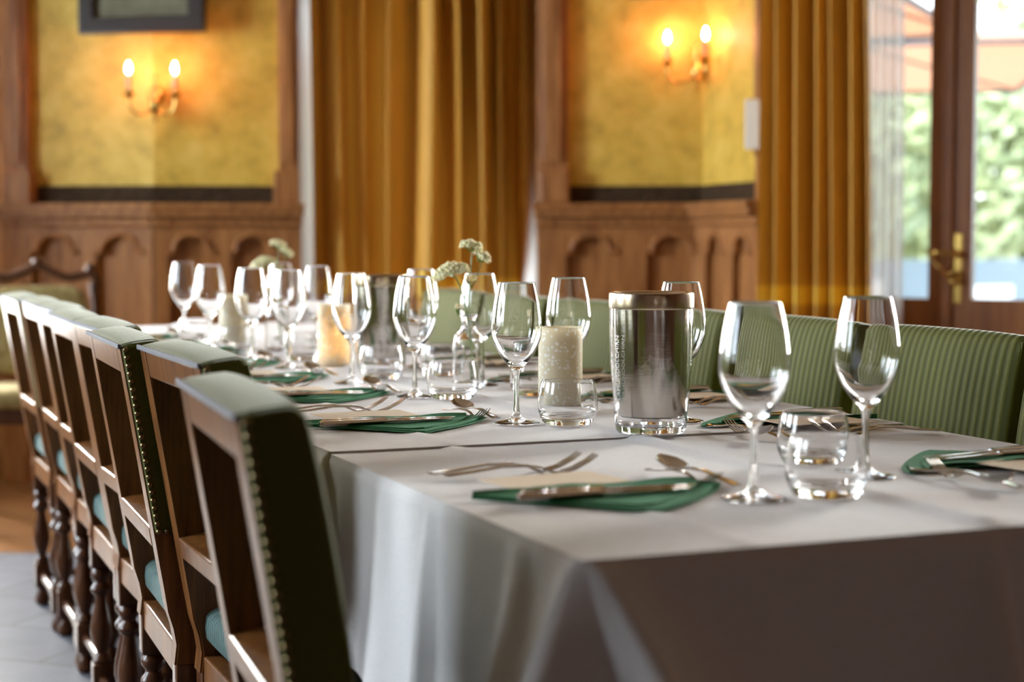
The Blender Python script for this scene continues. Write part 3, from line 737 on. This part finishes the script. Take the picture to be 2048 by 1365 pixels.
bm = bmesh.new(); superell(bm, .225, .21, .04, .35, .35, 40, 16, Matrix.Translation((0, -.22, .46))); obj('seat_cushion', bm, BROCADE, t, True)
bm = newbox(-.22, .22, -.42, .0, .37, .43, bev=.01); obj('seat_frame', bm, DARKWOOD, t)
for sx in (-1, 1):
    bm = bmesh.new(); lathe(bm, crom([(.012, 0), (.02, .02), (.014, .05), (.02, .15), (.024, .28), (.016, .33), (.024, .37)], 4), 16, Matrix.Translation((sx * .2, -.39, 0))); obj('leg', bm, DARKWOOD, t, True)

# =================================================================== TABLES and CLOTHS
T0, T1 = .624, 1.550; ZT = .748
SEG = [(1.362, 2.155), (2.17, 3.79), (3.81, 5.60)]
names = ['closest to the viewer', 'in the middle of the row', 'at the far end of the row']
for i, (sa, sb) in enumerate(SEG):
    t = thing('dining_table', 'wooden dining table hidden under the linen cloth %s' % names[i], 'table', W((sa + sb) / 2, (T0 + T1) / 2), AZ)
    hx, hy = (T1 - T0) / 2 - .006, (sb - sa) / 2 - .006
    obj('tabletop', newbox(-hx, hx, -hy, hy, .715, ZT - .001, bev=.003), TABLEW, t)
    for sy in (-1, 1):
        bm = newbox(-.04, .04, sy * (hy - .2) - .04, sy * (hy - .2) + .04, .06, .715, bev=.004); box(bm, -.24, .24, sy * (hy - .2) - .045, sy * (hy - .2) + .045, 0, .06, bev=.01); obj('pedestal', bm, TABLEW, t)
def cloth(i, sa, sb, drop, label, cones, side_folds, seedv, zoff=0):
    """top sheet plus a hanging skirt; local frame x=t, y=s (origin at floor under W(0,0))"""
    bm = bmesh.new(); z0 = ZT + .0015 + zoff
    x0, x1, y0, y1 = T0, T1, sa, sb
    # perimeter path: far-left -> near-left -> near-right -> far-right  (points, outward normal)
    path = []; step = .012
    n = int((y1 - y0) / step)
    for k in range(n + 1): path.append((x0, y1 + (y0 + .02 - y1) * k / n, -1, 0, 'L', None))
    for k in range(1, 16):
        a = PI / 2 * k / 16; path.append((x0 + .012 - .012 * math.cos(a), y0 + .012 - .012 * math.sin(a), -math.cos(a), -math.sin(a), 'CL', k / 16))
    n = int((x1 - x0) / step)
    for k in range(n + 1): path.append((x0 + .02 + (x1 - x0 - .04) * k / n, y0, 0, -1, 'N', None))
    for k in range(1, 16):
        a = PI / 2 * k / 16; path.append((x1 - .012 + .012 * math.sin(a), y0 + .012 - .012 * math.cos(a), math.sin(a), -math.cos(a), 'CR', k / 16))
    n = int((y1 - y0) / step)
    for k in range(n + 1): path.append((x1, y0 + .02 + (y1 - y0 - .02) * k / n, 1, 0, 'R', None))
    H = [0, .004, .01, .02, .04, .06, .085, .11, .14, .17, .20, .23, drop]
    H = [h_ for h_ in H if h_ <= drop]; 
    if H[-1] < drop: H.append(drop)
    def off(j, h_):
        x, y, nx, ny, sd, f = path[j]
        base = .003 if h_ > .004 else 0
        def corner_pts(c):     # two fold tips and the valley between, per unit of hang; in (outward along x, outward along -y)
            return c
        if sd in ('CL', 'CR'):
            c = cones[0] if sd == 'CL' else cones[1]
            P1, Vv, P2 = [Vector(q) for q in c]
            if sd == 'CR': P1, P2 = P2, P1
            f2 = f * 2 if f < .5 else (f - .5) * 2; f2 = f2 ** .8 if f < .5 else f2 ** 1.25
            q = P1.lerp(Vv, f2) if f < .5 else Vv.lerp(P2, f2)
            ox, oy = q * h_; sg = -1 if sd == 'CL' else 1
            return (sg * ox + nx * base, -oy + ny * base)
        if sd in ('L', 'R'):
            c = cones[0] if sd == 'L' else cones[1]; tip = Vector(c[0] if sd == 'L' else c[0]); q = y - y0 - .02; sg = -1 if sd == 'L' else 1
            e1_ = math.exp(-(max(q, 0) / (.02 + .42 * h_)) ** 1.4) if q > 0 else 1
            d = h_ * tip.x * e1_; tang = -h_ * tip.y * math.exp(-max(q, 0) / .10)
        else:
            ql = x - x0 - .02; qr = x1 - x - .02
            c, q, sg2 = (cones[0], ql, -1) if ql < qr else (cones[1], qr, 1); tip = Vector(c[2])
            e1_ = math.exp(-(max(q, 0) / (.02 + .42 * h_)) ** 1.4)
            d = h_ * tip.y * e1_; tang = sg2 * h_ * tip.x * math.exp(-max(q, 0) / .10)
        for (fs, pos, wd, am) in side_folds:
            if fs == sd:
                cc_ = (y if sd != 'N' else x) - pos; d += h_ * am * math.exp(-(cc_ / (wd * (.35 + h_ / drop))) ** 2)
        q2 = (y if sd != 'N' else x)
        d += h_ * .05 * noise.noise(Vector((q2 * 7, seedv, h_ * 2))) + h_ * .02 * noise.noise(Vector((q2 * 22, seedv + 3, 0)))
        d = max(d, 0) + base
        if sd == 'N': return (tang, -d)
        return (sg * d, tang)
    rows = []
    for r_, h_ in enumerate(H):
        row = []
        for j, (x, y, nx, ny, sd, f) in enumerate(path):
            dx, dy = off(j, h_)
            row.append(bm.verts.new((x + dx, y + dy, z0 - h_)))
        rows.append(row)
    for a, b in zip(rows, rows[1:]):
        for k in range(len(a) - 1): bm.faces.new((a[k], a[k + 1], b[k + 1], b[k]))
    # top sheet: grid slightly inside, stitched by overlap
    nx_, ny_ = 90, max(10, int((y1 - y0) / .012)); g = []
    def tz(x, y):
        v_ = .0008 * noise.noise(Vector((x * 5, y * 5, seedv))) + .0005 * noise.noise(Vector((x * 16, y * 9, seedv)))
        for cx_, am in ((1.085, .0075), (.80, .0035)):
            v_ += am * math.exp(-((x - cx_) / .014) ** 2) 
        v_ += .0025 * math.exp(-((y - (y0 + y1) / 2) / .010) ** 2)
        e_ = min(x - x0, x1 - x, y - y0) ; return v_ * min(1, max(0, e_ / .02))
    for b in range(ny_ + 1):
        y = y0 + (y1 - y0) * b / ny_
        g.append([bm.verts.new((x0 + (x1 - x0) * a / nx_, y, z0 + tz(x0 + (x1 - x0) * a / nx_, y))) for a in range(nx_ + 1)])
    for b in range(ny_):
        for a in range(nx_): bm.faces.new((g[b][a], g[b][a + 1], g[b + 1][a + 1], g[b + 1][a]))
    o = obj('tablecloth', bm, CLOTH, None, True, 70); o.rotation_euler = (0, 0, AZ)
    tag(o, label, 'tablecloth', 'linen tablecloths')
    return o
cloth(0, 1.355, 2.165, .262, 'pale linen tablecloth hanging in big corner folds at the near table end', [((.50, .10), (-.24, .10), (-.42, .46)), ((.4, .1), (.0, .0), (.1, .4))],
      [('L', 1.50, .05, .18), ('L', 1.72, .03, -.12), ('L', 1.76, .03, .14), ('L', 1.93, .05, .10), ('L', 2.10, .06, .05), ('N', .80, .03, .05), ('N', 1.075, .022, .34), ('N', 1.3, .06, .1), ('R', 1.8, .05, .15)], 1.3, -.0015)
cloth(1, 2.170, 3.80, .262, 'pale linen tablecloth in the middle, carrying the ice bucket and nearer dotted lantern', [((.34, .05), (.05, .02), (.0, .02)), ((.4, .05), (.05, .02), (0, .02))],
      [('L', 2.6, .05, .12), ('L', 2.9, .05, .12), ('L', 3.4, .05, .12)], 2.7, .0012)
cloth(2, 3.815, 5.61, .262, 'pale linen tablecloth at the far end, under the blurred wine glasses', [((.3, .03), (.05, .02), (.0, .02)), ((.3, .03), (.05, .02), (0, .02))], [('L', 4.2, .05, .12), ('L', 4.8, .05, .12)], 4.1, .0)

# =================================================================== TABLEWARE
ZC = ZT + .0045      # resting height on the cloth
def strip(bm, st):
    """st: (y, halfwidth, z, thickness[, dish]) stations -> solid lofted bar along y"""
    rings = []
    for s_ in st:
        y, w_, z, th = s_[:4]; dish = s_[4] if len(s_) > 4 else 0
        ring = []
        m_ = 6
        for k in range(m_ + 1):
            u_ = -1 + 2 * k / m_; ring.append((u_ * w_, y, z + th * (.5 if abs(u_) < .99 else .0) - dish * (1 - u_ * u_)))
        for k in range(m_ - 1, 0, -1):
            u_ = -1 + 2 * k / m_; ring.append((u_ * w_, y, z - th * .5 - dish * (1 - u_ * u_)))
        rings.append([bm.verts.new(p) for p in ring])
    for a, b in zip(rings, rings[1:]):
        n = len(a)
        for k in range(n): bm.faces.new((a[k], a[(k + 1) % n], b[(k + 1) % n], b[k]))
    bm.faces.new(rings[0][::-1]); bm.faces.new(rings[-1])
def handle_st(L_, w0=.009, w1=.004):
    return [(0, w0 * .6, .006, .002), (.006, w0, .005, .0026), (L_ * .35, w0 * .72, .008, .003), (L_ * .7, w1, .013, .0032), (L_, w1 * .95, .013, .0034)]
def make_fork(L_=.195, label='x'):
    t = thing('fork', label, 'fork'); k = L_ / .195
    bm = bmesh.new(); strip(bm, [(a * k, b * k, c * k, d_ * k) for a, b, c, d_ in handle_st(.105)] + [(.122 * k, .0035 * k, .010 * k, .003 * k), (.135 * k, .004 * k, .0045 * k, .003 * k)]); obj('handle', bm, STEEL, t, True, 60)
    bm = bmesh.new(); strip(bm, [(.134 * k, .004 * k, .0048 * k, .0028 * k), (.142 * k, .010 * k, .003 * k, .0022 * k), (.150 * k, .0115 * k, .0035 * k, .002 * k)])
    for q in range(4):
        xo = (-.0098 + q * .00653) * k; b2 = bmesh.new(); strip(b2, [(.149 * k, .0021 * k, .0035 * k, .002 * k), (.165 * k, .0018 * k, .008 * k, .0018 * k), (.182 * k, .0016 * k, .0165 * k, .0016 * k), (.193 * k, .0008 * k, .024 * k, .0012 * k)])
        bmesh.ops.translate(b2, verts=b2.verts, vec=(xo, 0, 0)); me = bpy.data.meshes.new('x'); b2.to_mesh(me); b2.free(); bm.from_mesh(me); bpy.data.meshes.remove(me)
    obj('tines', bm, STEEL, t, True, 60); return t
def make_spoon(label='x', L_=.17):
    t = thing('dessert_spoon', label, 'spoon'); k = L_ / .17
    bm = bmesh.new(); strip(bm, [(a * k, b * k, c * k, d_ * k) for a, b, c, d_ in handle_st(.098, .008)] + [(.115 * k, .0035 * k, .011 * k, .003 * k)]); obj('handle', bm, STEEL, t, True, 60)
    bm = bmesh.new(); strip(bm, [(y_ * k, w_ * k, z_ * k, .0016 * k, d_ * k) for y_, w_, z_, d_ in ((.113, .003, .011, 0), (.120, .010, .0115, .003), (.130, .0155, .0135, .007), (.142, .0175, .016, .0095), (.155, .0155, .019, .0085), (.165, .0095, .021, .004), (.170, .002, .0218, .0))]); obj('bowl', bm, STEEL, t, True, 60); return t
def make_knife(label='x'):
    t = thing('table_knife', label, 'knife')
    bm = bmesh.new(); strip(bm, [(0, .006, .0045, .006), (.004, .009, .0045, .008), (.05, .008, .0045, .008), (.095, .0065, .0045, .007), (.1, .0065, .0045, .007)]); obj('handle', bm, STEEL, t, True, 60)
    bm = bmesh.new(); strip(bm, [(.099, .0065, .0045, .006), (.104, .0075, .0045, .003), (.15, .0095, .004, .0018), (.19, .0095, .0035, .0014), (.21, .006, .003, .001), (.216, .001, .003, .0008)]); obj('blade', bm, STEEL, t, True, 60); return t
def napkin_mesh():
    """folded paper napkin, long edge along y (0..~.31), point towards -x... local: x = towards the point"""
    bm = bmesh.new()
    # layered triangular fold: three plies slightly fanned, thickness real
    for lay, (z, dx, dy, sc) in enumerate(((.0009, 0, 0, 1), (.0026, -.004, .004, .97), (.0043, -.012, .002, .90))):
        A_ = Vector((0 + dx * .2, .0 + dy, z)); B_ = Vector((-.008, .312 * sc, z)); C_ = Vector((.165 * sc + dx, .150 + dy, z)); D_ = Vector((.07 * sc, .300 * sc, z))
        n = 14; top = []; bot = []
        rim = [A_, C_, B_]
        rows = []
        for i in range(n + 1):
            u_ = i / n; p0 = A_.lerp(B_, u_)
            # width of the flap across x at this y
            yy = p0.y; wx = (C_.x) * (yy - A_.y) / (C_.y - A_.y) if yy < C_.y else C_.x * (1 - (yy - C_.y) / (B_.y - C_.y)) ** .75
            wx = max(wx, .002); row = []
            for k in range(9):
                f = k / 8; zz = z + .0006 * math.sin(PI * f) * math.sin(PI * u_) + (.0045 * (1 - f) ** 4 * (1 if lay == 2 else .6)) + .0010 * math.sin(u_ * 11 + lay * 2) * (1 - f) + .0007 * math.sin(u_ * 17 + f * 4)
                row.append((p0.x * (1 - f) + wx * f, yy, max(zz, z)))
            rows.append(row)
        vt = [[bm.verts.new((x, y, zz + .0006)) for x, y, zz in r_] for r_ in rows]; vb = [[bm.verts.new((x, y, max(.0002, zz - .0006))) for x, y, zz in r_] for r_ in rows]
        for i in range(n):
            for k in range(8):
                bm.faces.new((vt[i][k], vt[i][k + 1], vt[i + 1][k + 1], vt[i + 1][k])); bm.faces.new((vb[i][k], vb[i + 1][k], vb[i + 1][k + 1], vb[i][k + 1]))
            bm.faces.new((vt[i][0], vt[i + 1][0], vb[i + 1][0], vb[i][0])); bm.faces.new((vt[i][8], vb[i][8], vb[i + 1][8], vt[i + 1][8]))
    return bm
def wine_glass():
    t = thing('wine_glass', 'x', 'wine glass', group='stemmed wine glasses')
    foot = [(0, .0035), (.012, .003), (.026, .0008), (.034, 0.0), (.0362, .0004), (.0365, .0012), (.034, .0022), (.024, .0038), (.013, .0068), (.0072, .0115), (.0052, .018)]
    stem = [(.0052, .018), (.0042, .03), (.0037, .048), (.0038, .064), (.0046, .074), (.0068, .0825)]
    outer = [(.0068, .0825), (.0135, .0905), (.0235, .1025), (.033, .119), (.0382, .136), (.0392, .150), (.0382, .166), (.0355, .187), (.032, .205), (.0288, .218)]
    inner = [(.0281, .2182), (.0312, .205), (.0347, .187), (.0374, .166), (.0384, .150), (.0373, .136), (.0318, .1205), (.0225, .1055), (.012, .0955), (.004, .0915), (0, .091)]
    for nm, pr, sg in (('foot', foot, 40), ('stem', stem, 32), ('bowl', crom(outer, 4) + crom([outer[-1], (.02855, .2186), inner[0]], 2)[1:-1] + crom(inner, 4), 64)):
        bm = bmesh.new(); pr = pr if nm == 'bowl' else crom(pr, 4); pr = [(max(0, a), b) for a, b in pr]; lathe(bm, pr, sg)
        bmesh.ops.recalc_face_normals(bm, faces=bm.faces)
        # outward check: face normals away from the glass body
        o = obj(nm, bm, GLASS, t, True)
    return t
def full_lathe(name, prof, m, parent=None, seg=56, n=4, uv=False):
    bm = bmesh.new(); pr = [(max(0, a), b) for a, b in crom(prof, n)] if n > 1 else prof; lathe(bm, pr, seg, uv=uv); bmesh.ops.recalc_face_normals(bm, faces=bm.faces); return obj(name, bm, m, parent, True)
def tumbler():
    t = thing('tumbler', 'x', 'tumbler', group='low water tumblers')
    full_lathe('glass_body', [(0, .0015), (.02, .001), (.034, .0008), (.0375, .003), (.041, .009), (.0448, .018), (.0462, .028), (.0455, .042), (.0430, .058), (.0412, .0665), (.0408, .0675), (.0402, .0665), (.0418, .058), (.0442, .042), (.0447, .028), (.0425, .0195), (.036, .0155), (.02, .0135), (0, .0132)], GLASS, t, 64)
    return t
WG = wine_glass(); TB = tumbler()
def place(root, first_flag, loc, rz, lab):
    if first_flag[0]: first_flag[0] = False; root.location = loc; root.rotation_euler = (0, 0, rz); root['label'] = lab; return root
    return dup(root, loc, rz, lab)
# --- places ---------------------------------------------------------------
LP = [1.716, 2.466, 2.95, 3.36, 3.76, 4.15, 4.52, 4.90]
RP = [1.72, 2.22, 2.67, 3.12, 3.58, 4.03, 4.48]
NP = napkin_mesh(); NPo = obj('napkin', NP, NAPKIN, None, True, 40); tag(NPo, 'x', 'napkin', 'green folded napkins')
CDo = obj('menu_card', newbox(-.05, .05, -.075, .075, 0, .0008), CARD); tag(CDo, 'x', 'card', 'cream menu cards')
me = CDo.data
FK = make_fork(); FK['group'] = 'dinner forks'
DF = make_fork(.155); DF.name = 'dessert_fork'; DF['category'] = 'dessert fork'; DF['group'] = 'dessert forks'
DS = make_spoon(); DS['group'] = 'dessert spoons'; DS['category'] = 'spoon'
KN = make_knife(); KN['group'] = 'table knives'
fl = {k: [True] for k in 'n c f d s k w t'.split()}
sideL = 'near row of chair backs'; sideR = 'far row of green cushions'
def setting(s0, side, idx, seed):
    rr = random.Random(seed); pl = '%s place from near end by %s' % (ORD[idx], 'chairs seen from behind' if side == 'L' else 'viewer-facing chairs')
    def TM(ds, dt): return W(s0 + ds, .635 + dt, ZC) if side == 'L' else W(s0 - ds, 1.555 - dt, ZC)
    # local axes: +y -> towards table centre, +x -> the diner's right (towards -s for the left side)
    base = AZ - PI / 2 if side == 'L' else AZ + PI / 2
    j = lambda a: rr.uniform(-a, a)
    place(NPo, fl['n'], TM(0 + j(.004), .02), base + j(.05) , 'green folded napkin, %s' % pl)
    p = TM(.052 + j(.01), .150 + j(.01)); p.z += .0068; place(CDo, fl['c'], p, base + R(3) + j(.12), 'cream menu card, %s' % pl)
    for q, (ds, dt) in enumerate(((.175, .03), (.155, .045))):
        place(FK, fl['f'], TM(ds + j(.004), dt + j(.006)), base + R(-5 if q else -4) + j(.03), 'fork, %s, %s' % ('outer' if q == 0 else 'nearer card', pl))
    for q, (ds, dt) in enumerate(((-.045, .055), (-.070, .045))):
        p = TM(ds + j(.003), dt + j(.006)); p.z += .0055; place(KN, fl['k'], p, base + R(2) + j(.04), 'knife on napkin, %s, %s' % ('nearer card' if q == 0 else 'outer', pl))
    c0_ = .035 if side == 'L' else .10
    p = TM(c0_ + .085, .300 + j(.005)); place(DF, fl['d'], p, base - PI / 2 + R(4) + j(.05), 'small dessert fork, %s' % pl)
    p = TM(c0_ - .085, .330 + j(.005)); place(DS, fl['s'], p, base + PI / 2 + R(4) + j(.05), 'dessert spoon, %s' % pl)
for i, s in enumerate(LP): setting(s, 'L', i, 10 + i)
for i, s in enumerate(RP): setting(s, 'R', i, 40 + i)
# --- glasses: measured positions (column, distance) ------------------------
WGP = [(1510, 1.845, 'the largest, beside the two nested-looking front tumblers'), (1735, 2.02, 'right of the front tumblers, before the green chair cushion'),
       (1033, 2.585, 'in sharp focus directly beside the dotted lantern'), (829, 3.02, 'sharp, between the flower vase and the napkins with crossed shadows'),
       (703, 3.31, 'standing in front of the farther ice bucket'), (1137, 2.905, 'right behind the nearer dotted lantern'), (1362, 2.61, 'half hidden behind the near ice bucket'),
       (960, 3.26, 'behind the flower vase'), (577, 3.70, 'in front of the far lantern with the candle'), (503, 3.93, 'in front of the far flower sprig'),
       (420, 4.34, 'second from the outer end of the blurred far row'), (368, 4.88, 'outermost of the blurred far row'),
       (635, 4.19, 'above the glowing lantern'), (843, 3.73, 'peeking behind the sharp glass by the vase')]
WL = ['wine glass largest in view, beside the two overlapping front tumblers', 'wine glass in front of the widest green cushion, past the front tumblers',
      'wine glass in focus directly beside the nearer dotted lantern', 'wine glass just left of the flower vase with the near tumbler',
      'wine glass in front of the farther ice bucket', 'wine glass directly behind the nearer dotted lantern', 'wine glass half hidden behind the near ice bucket',
      'wine glass directly behind the nearer flower vase', 'blurred wine glass just beside the glowing far lantern, chair-back side', 'blurred wine glass below the far flower heads',
      'blurred wine glass, second from the outer end of the far cluster', 'blurred wine glass, outermost of the far cluster',
      'blurred wine glass rising behind the glowing far lantern', 'wine glass overlapped by the sharp glass beside the vase']
for (px, d, _), lb in zip(WGP, WL):
    c_ = corner(px, d); place(WG, fl['w'], (c_.x, c_.y, ZC - .0006), 0, lb)
pw = W(4.62, 1.19, ZC - .0006); dup(WG, pw, 0, 'blurred wine glass deepest on the table, by the far row of cushions')
TBP = [(1657, 1.865, 'front tumbler, largest, beside the largest wine glass'), (1630, 2.125, 'tumbler overlapped by the front tumbler'), (1136, 2.565, 'tumbler standing in front of the nearer dotted lantern'),
       (905, 2.985, 'tumbler in front of the nearer flower vase'), (884, 3.45, 'tumbler partly hidden behind the nearer flower vase'), (763, 3.42, 'tumbler in front of the farther ice bucket'),
       (1070, 3.05, 'tumbler behind the stem of the wine glass in focus'), (1300, 2.80, 'tumbler hidden behind the near ice bucket'), (606, 3.93, 'blurred tumbler before the glowing lantern'),
       (390, 4.58, 'blurred tumbler farthest out in the cluster'), (470, 4.15, 'blurred tumbler before the pale far lantern')]
for px, d, lb in TBP:
    c_ = corner(px, d); place(TB, fl['t'], (c_.x, c_.y, ZC - .0006), 0, lb)

# --- ice buckets ------------------------------------------------------------
def bucket():
    t = thing('wine_cooler', 'x', 'wine cooler', group='double-walled wine coolers')
    full_lathe('clear_outer_wall', [(0, .001), (.03, .001), (.046, .0012), (.0505, .004), (.0525, .012), (.0545, .04), (.0575, .07), (.0605, .11), (.0615, .16), (.0612, .192), (.0585, .194), (.0582, .19), (.0585, .16), (.0575, .11), (.0545, .07), (.0515, .04), (.0495, .016), (.045, .0125), (.02, .0115), (0, .0115)], ACRYL, t, 72, 3)
    full_lathe('centre_boss', [(0, .0118), (.016, .0118), (.0155, .016), (.0125, .020), (0, .0205)], ACRYL, t, 32, 2)
    bm = bmesh.new(); lathe(bm, [(0, .024), (.008, .0245), (.002, .021), (0, .021)][::-1][:3], 24)
    lathe(bm, [(0, .0255), (.046, .0255), (.0495, .028), (.0515, .04), (.0545, .11), (.0555, .185), (.054, .185), (.053, .11), (.050, .04), (.046, .03), (0, .03)], 72); obj('steel_liner', bm, BRUSH, t, True, 35)
    full_lathe('rim', [(.0535, .184), (.0605, .1835), (.0622, .186), (.0622, .204), (.0605, .2075), (.0575, .208), (.055, .206), (.0540, .2), (.0535, .184)], RIMST, t, 72, 3)
    return t
BK = bucket(); c_ = corner(1303, 2.45); BK.location = (c_.x, c_.y, ZC - .0006); BK['label'] = 'near wine cooler, brushed steel in a clear outer wall, on the seam between cloths'
# etched lettering running up the outer wall, seen at the edge
cu = bpy.data.curves.new('lettering', 'FONT'); cu.body = 'LAMUNDOLCHIRN'; cu.size = .011; cu.extrude = .0002; cu.space_character = 1.0
to = bpy.data.objects.new('lettering', cu); COL.objects.link(to); bpy.context.view_layer.update()
me = bpy.data.meshes.new_from_object(to.evaluated_get(bpy.context.evaluated_depsgraph_get())); bpy.data.objects.remove(to); bpy.data.curves.remove(cu)
bm = bmesh.new(); bm.from_mesh(me); bpy.data.meshes.remove(me)
aL = R(180 + 36)
for v_ in bm.verts:
    x, y, z = v_.co; a_ = aL - y / .061; rr_ = .0618 + z - (0.004 * max(0, (.11 - (x + .05)) / .07)); v_.co = (rr_ * math.cos(a_), rr_ * math.sin(a_), x + .052)
obj('etched_lettering', bm, FROST, BK)
c_ = corner(762, 3.66); dup(BK, (c_.x, c_.y, ZC - .0006), 0, 'farther wine cooler, steel liner seen between the two stemmed glasses')
for ch in [o for o in bpy.data.objects if o.name.startswith('etched_lettering.')]: pass

# --- lanterns ---------------------------------------------------------------
def lantern(px, d, label, lit):
    c_ = corner(px, d); t = thing('candle_lantern', label, 'candle holder', (c_.x, c_.y, ZC - .0006), 0, 'dotted candle lanterns')
    bm = bmesh.new(); n = 18
    lathe(bm, [(.0365, .001 + .139 * k / n) for k in range(n + 1)], 64, uv=True); o = obj('shade', bm, SHADE, t, True)
    md = o.modifiers.new('t', 'SOLIDIFY'); md.thickness = .0012; md.offset = -1
    full_lathe('tealight_glass', [(0, .001), (.024, .001), (.027, .006), (.028, .05), (.0268, .05), (.0258, .008), (0, .006)], GLASS, t, 32, 2)
    bm = bmesh.new(); lathe(bm, [(0, .008), (.019, .008), (.019, .024), (.0, .023)], 24); w_ = obj('tealight', bm, WHITEP, t, True, 30)
    if lit:
        bm = bmesh.new(); lathe(bm, crom([(.001, .027), (.005, .032), (.0045, .042), (0, .054)], 3), 12); obj('flame', bm, WARMFL, w_, True)
    return t
lantern(1121, 2.765, 'cream dotted lantern behind the sharp tumbler, nearest of the three', False)
lantern(668, 3.77, 'dotted lantern glowing from a lit candle, beside the farther wine cooler', True)
lantern(466, 4.42, 'pale blurred lantern deepest in the far glass cluster', False)

# --- flower vases -----------------------------------------------------------
def vase(px, d, label, fl_label, seed, mirror=1):
    c_ = corner(px, d); base = (c_.x, c_.y, ZC - .0006); rr = random.Random(seed)
    t = thing('bottle_vase', label, 'vase', base, 0, 'clear bottle vases')
    full_lathe('glass_body', [(0, .002), (.024, .001), (.0285, .003), (.0305, .01), (.0305, .05), (.0295, .085), (.0275, .100), (.022, .108), (.0155, .113), (.0135, .120), (.0135, .134), (.0165, .137), (.0168, .140), (.0150, .1408), (.0125, .139), (.0112, .134), (.0112, .120), (.0125, .1135), (.019, .1055), (.0245, .098), (.0268, .084), (.0275, .05), (.0272, .014), (.024, .008), (0, .0075)], GLASS, t, 56, 3)
    f = thing('flower_sprig', fl_label, 'flower', base, 0, 'white umbel flower sprigs')
    def umbel(c, R_, n_, tilt, rad=.0032):
        bm = bmesh.new(); T_ = Matrix.Rotation(tilt, 4, 'Y')
        for k in range(n_):
            a = rr.uniform(0, 2 * PI); q = R_ * math.sqrt(rr.random()); off_ = T_ @ Vector((q * math.cos(a), q * math.sin(a), -.18 * q - 9 * q * q + rr.uniform(-.005, .005))); ball(bm, Vector(c) + off_, rad * rr.uniform(.6, 1.25), 1)
        ub = obj('umbel', bm, FLORET, f, True)
        bm = bmesh.new()
        for k in range(14):
            a = 2 * PI * k / 14; q = R_ * rr.uniform(.4, .95); tube(bm, [Vector(c) + T_ @ Vector((0, 0, -.02)), Vector(c) + T_ @ Vector((q * math.cos(a), q * math.sin(a), -.004 - .25 * q))], .0006, 4)
        obj('ray_stalks', bm, STEM, ub)
    m_ = mirror
    bm = bmesh.new(); tube(bm, crom([(.010 * m_, 0, .012), (.002 * m_, .0, .10), (-.004 * m_, 0, .15), (-.014 * m_, 0, .19), (-.030 * m_, 0, .222)], 5), .0016, 8)
    tube(bm, crom([(.014 * m_, .004, .015), (.004 * m_, .003, .12), (.002 * m_, 0, .19), (.006 * m_, 0, .25), (.010 * m_, 0, .268)], 5), .0011, 8)
    tube(bm, crom([(.003 * m_, 0, .185), (.018 * m_, 0, .22), (.027 * m_, 0, .245)], 4), .0009, 6)
    tube(bm, crom([(-.002 * m_, 0, .14), (-.018 * m_, .0, .155)], 2), .0008, 6)
    obj('stem', bm, STEM, f, True)
    umbel((-.038 * m_, 0, .236), .036, 420, R(-16) * m_, .0036); umbel((.006 * m_, 0, .280), .020, 150, R(10) * m_, .0033); umbel((.030 * m_, .003, .258), .018, 120, R(35) * m_, .0033); umbel((.004 * m_, 0, .213), .013, 40, 0, .0026); umbel((-.020 * m_, 0, .158), .006, 12, 0, .0024)
vase(937, 3.19, 'clear bottle vase with a flower, nearer of the two, behind a tumbler', 'white umbel sprig in the nearer bottle vase', 2)
vase(553, 4.28, 'clear bottle vase in the far blurred glass cluster', 'white umbel sprig rising from the far glass cluster', 6, 1)

# everything standing on the nearest cloth follows its slightly lower top; the rest stands on the higher ones
for o in list(scene.objects):
    if o.parent is None and o.get('category') and abs(o.location.z - ZC) < .012:
        p = o.location; s_ = p.x * U.x + p.y * U.y
        p.z += -.0030 if s_ < 2.165 else .0003
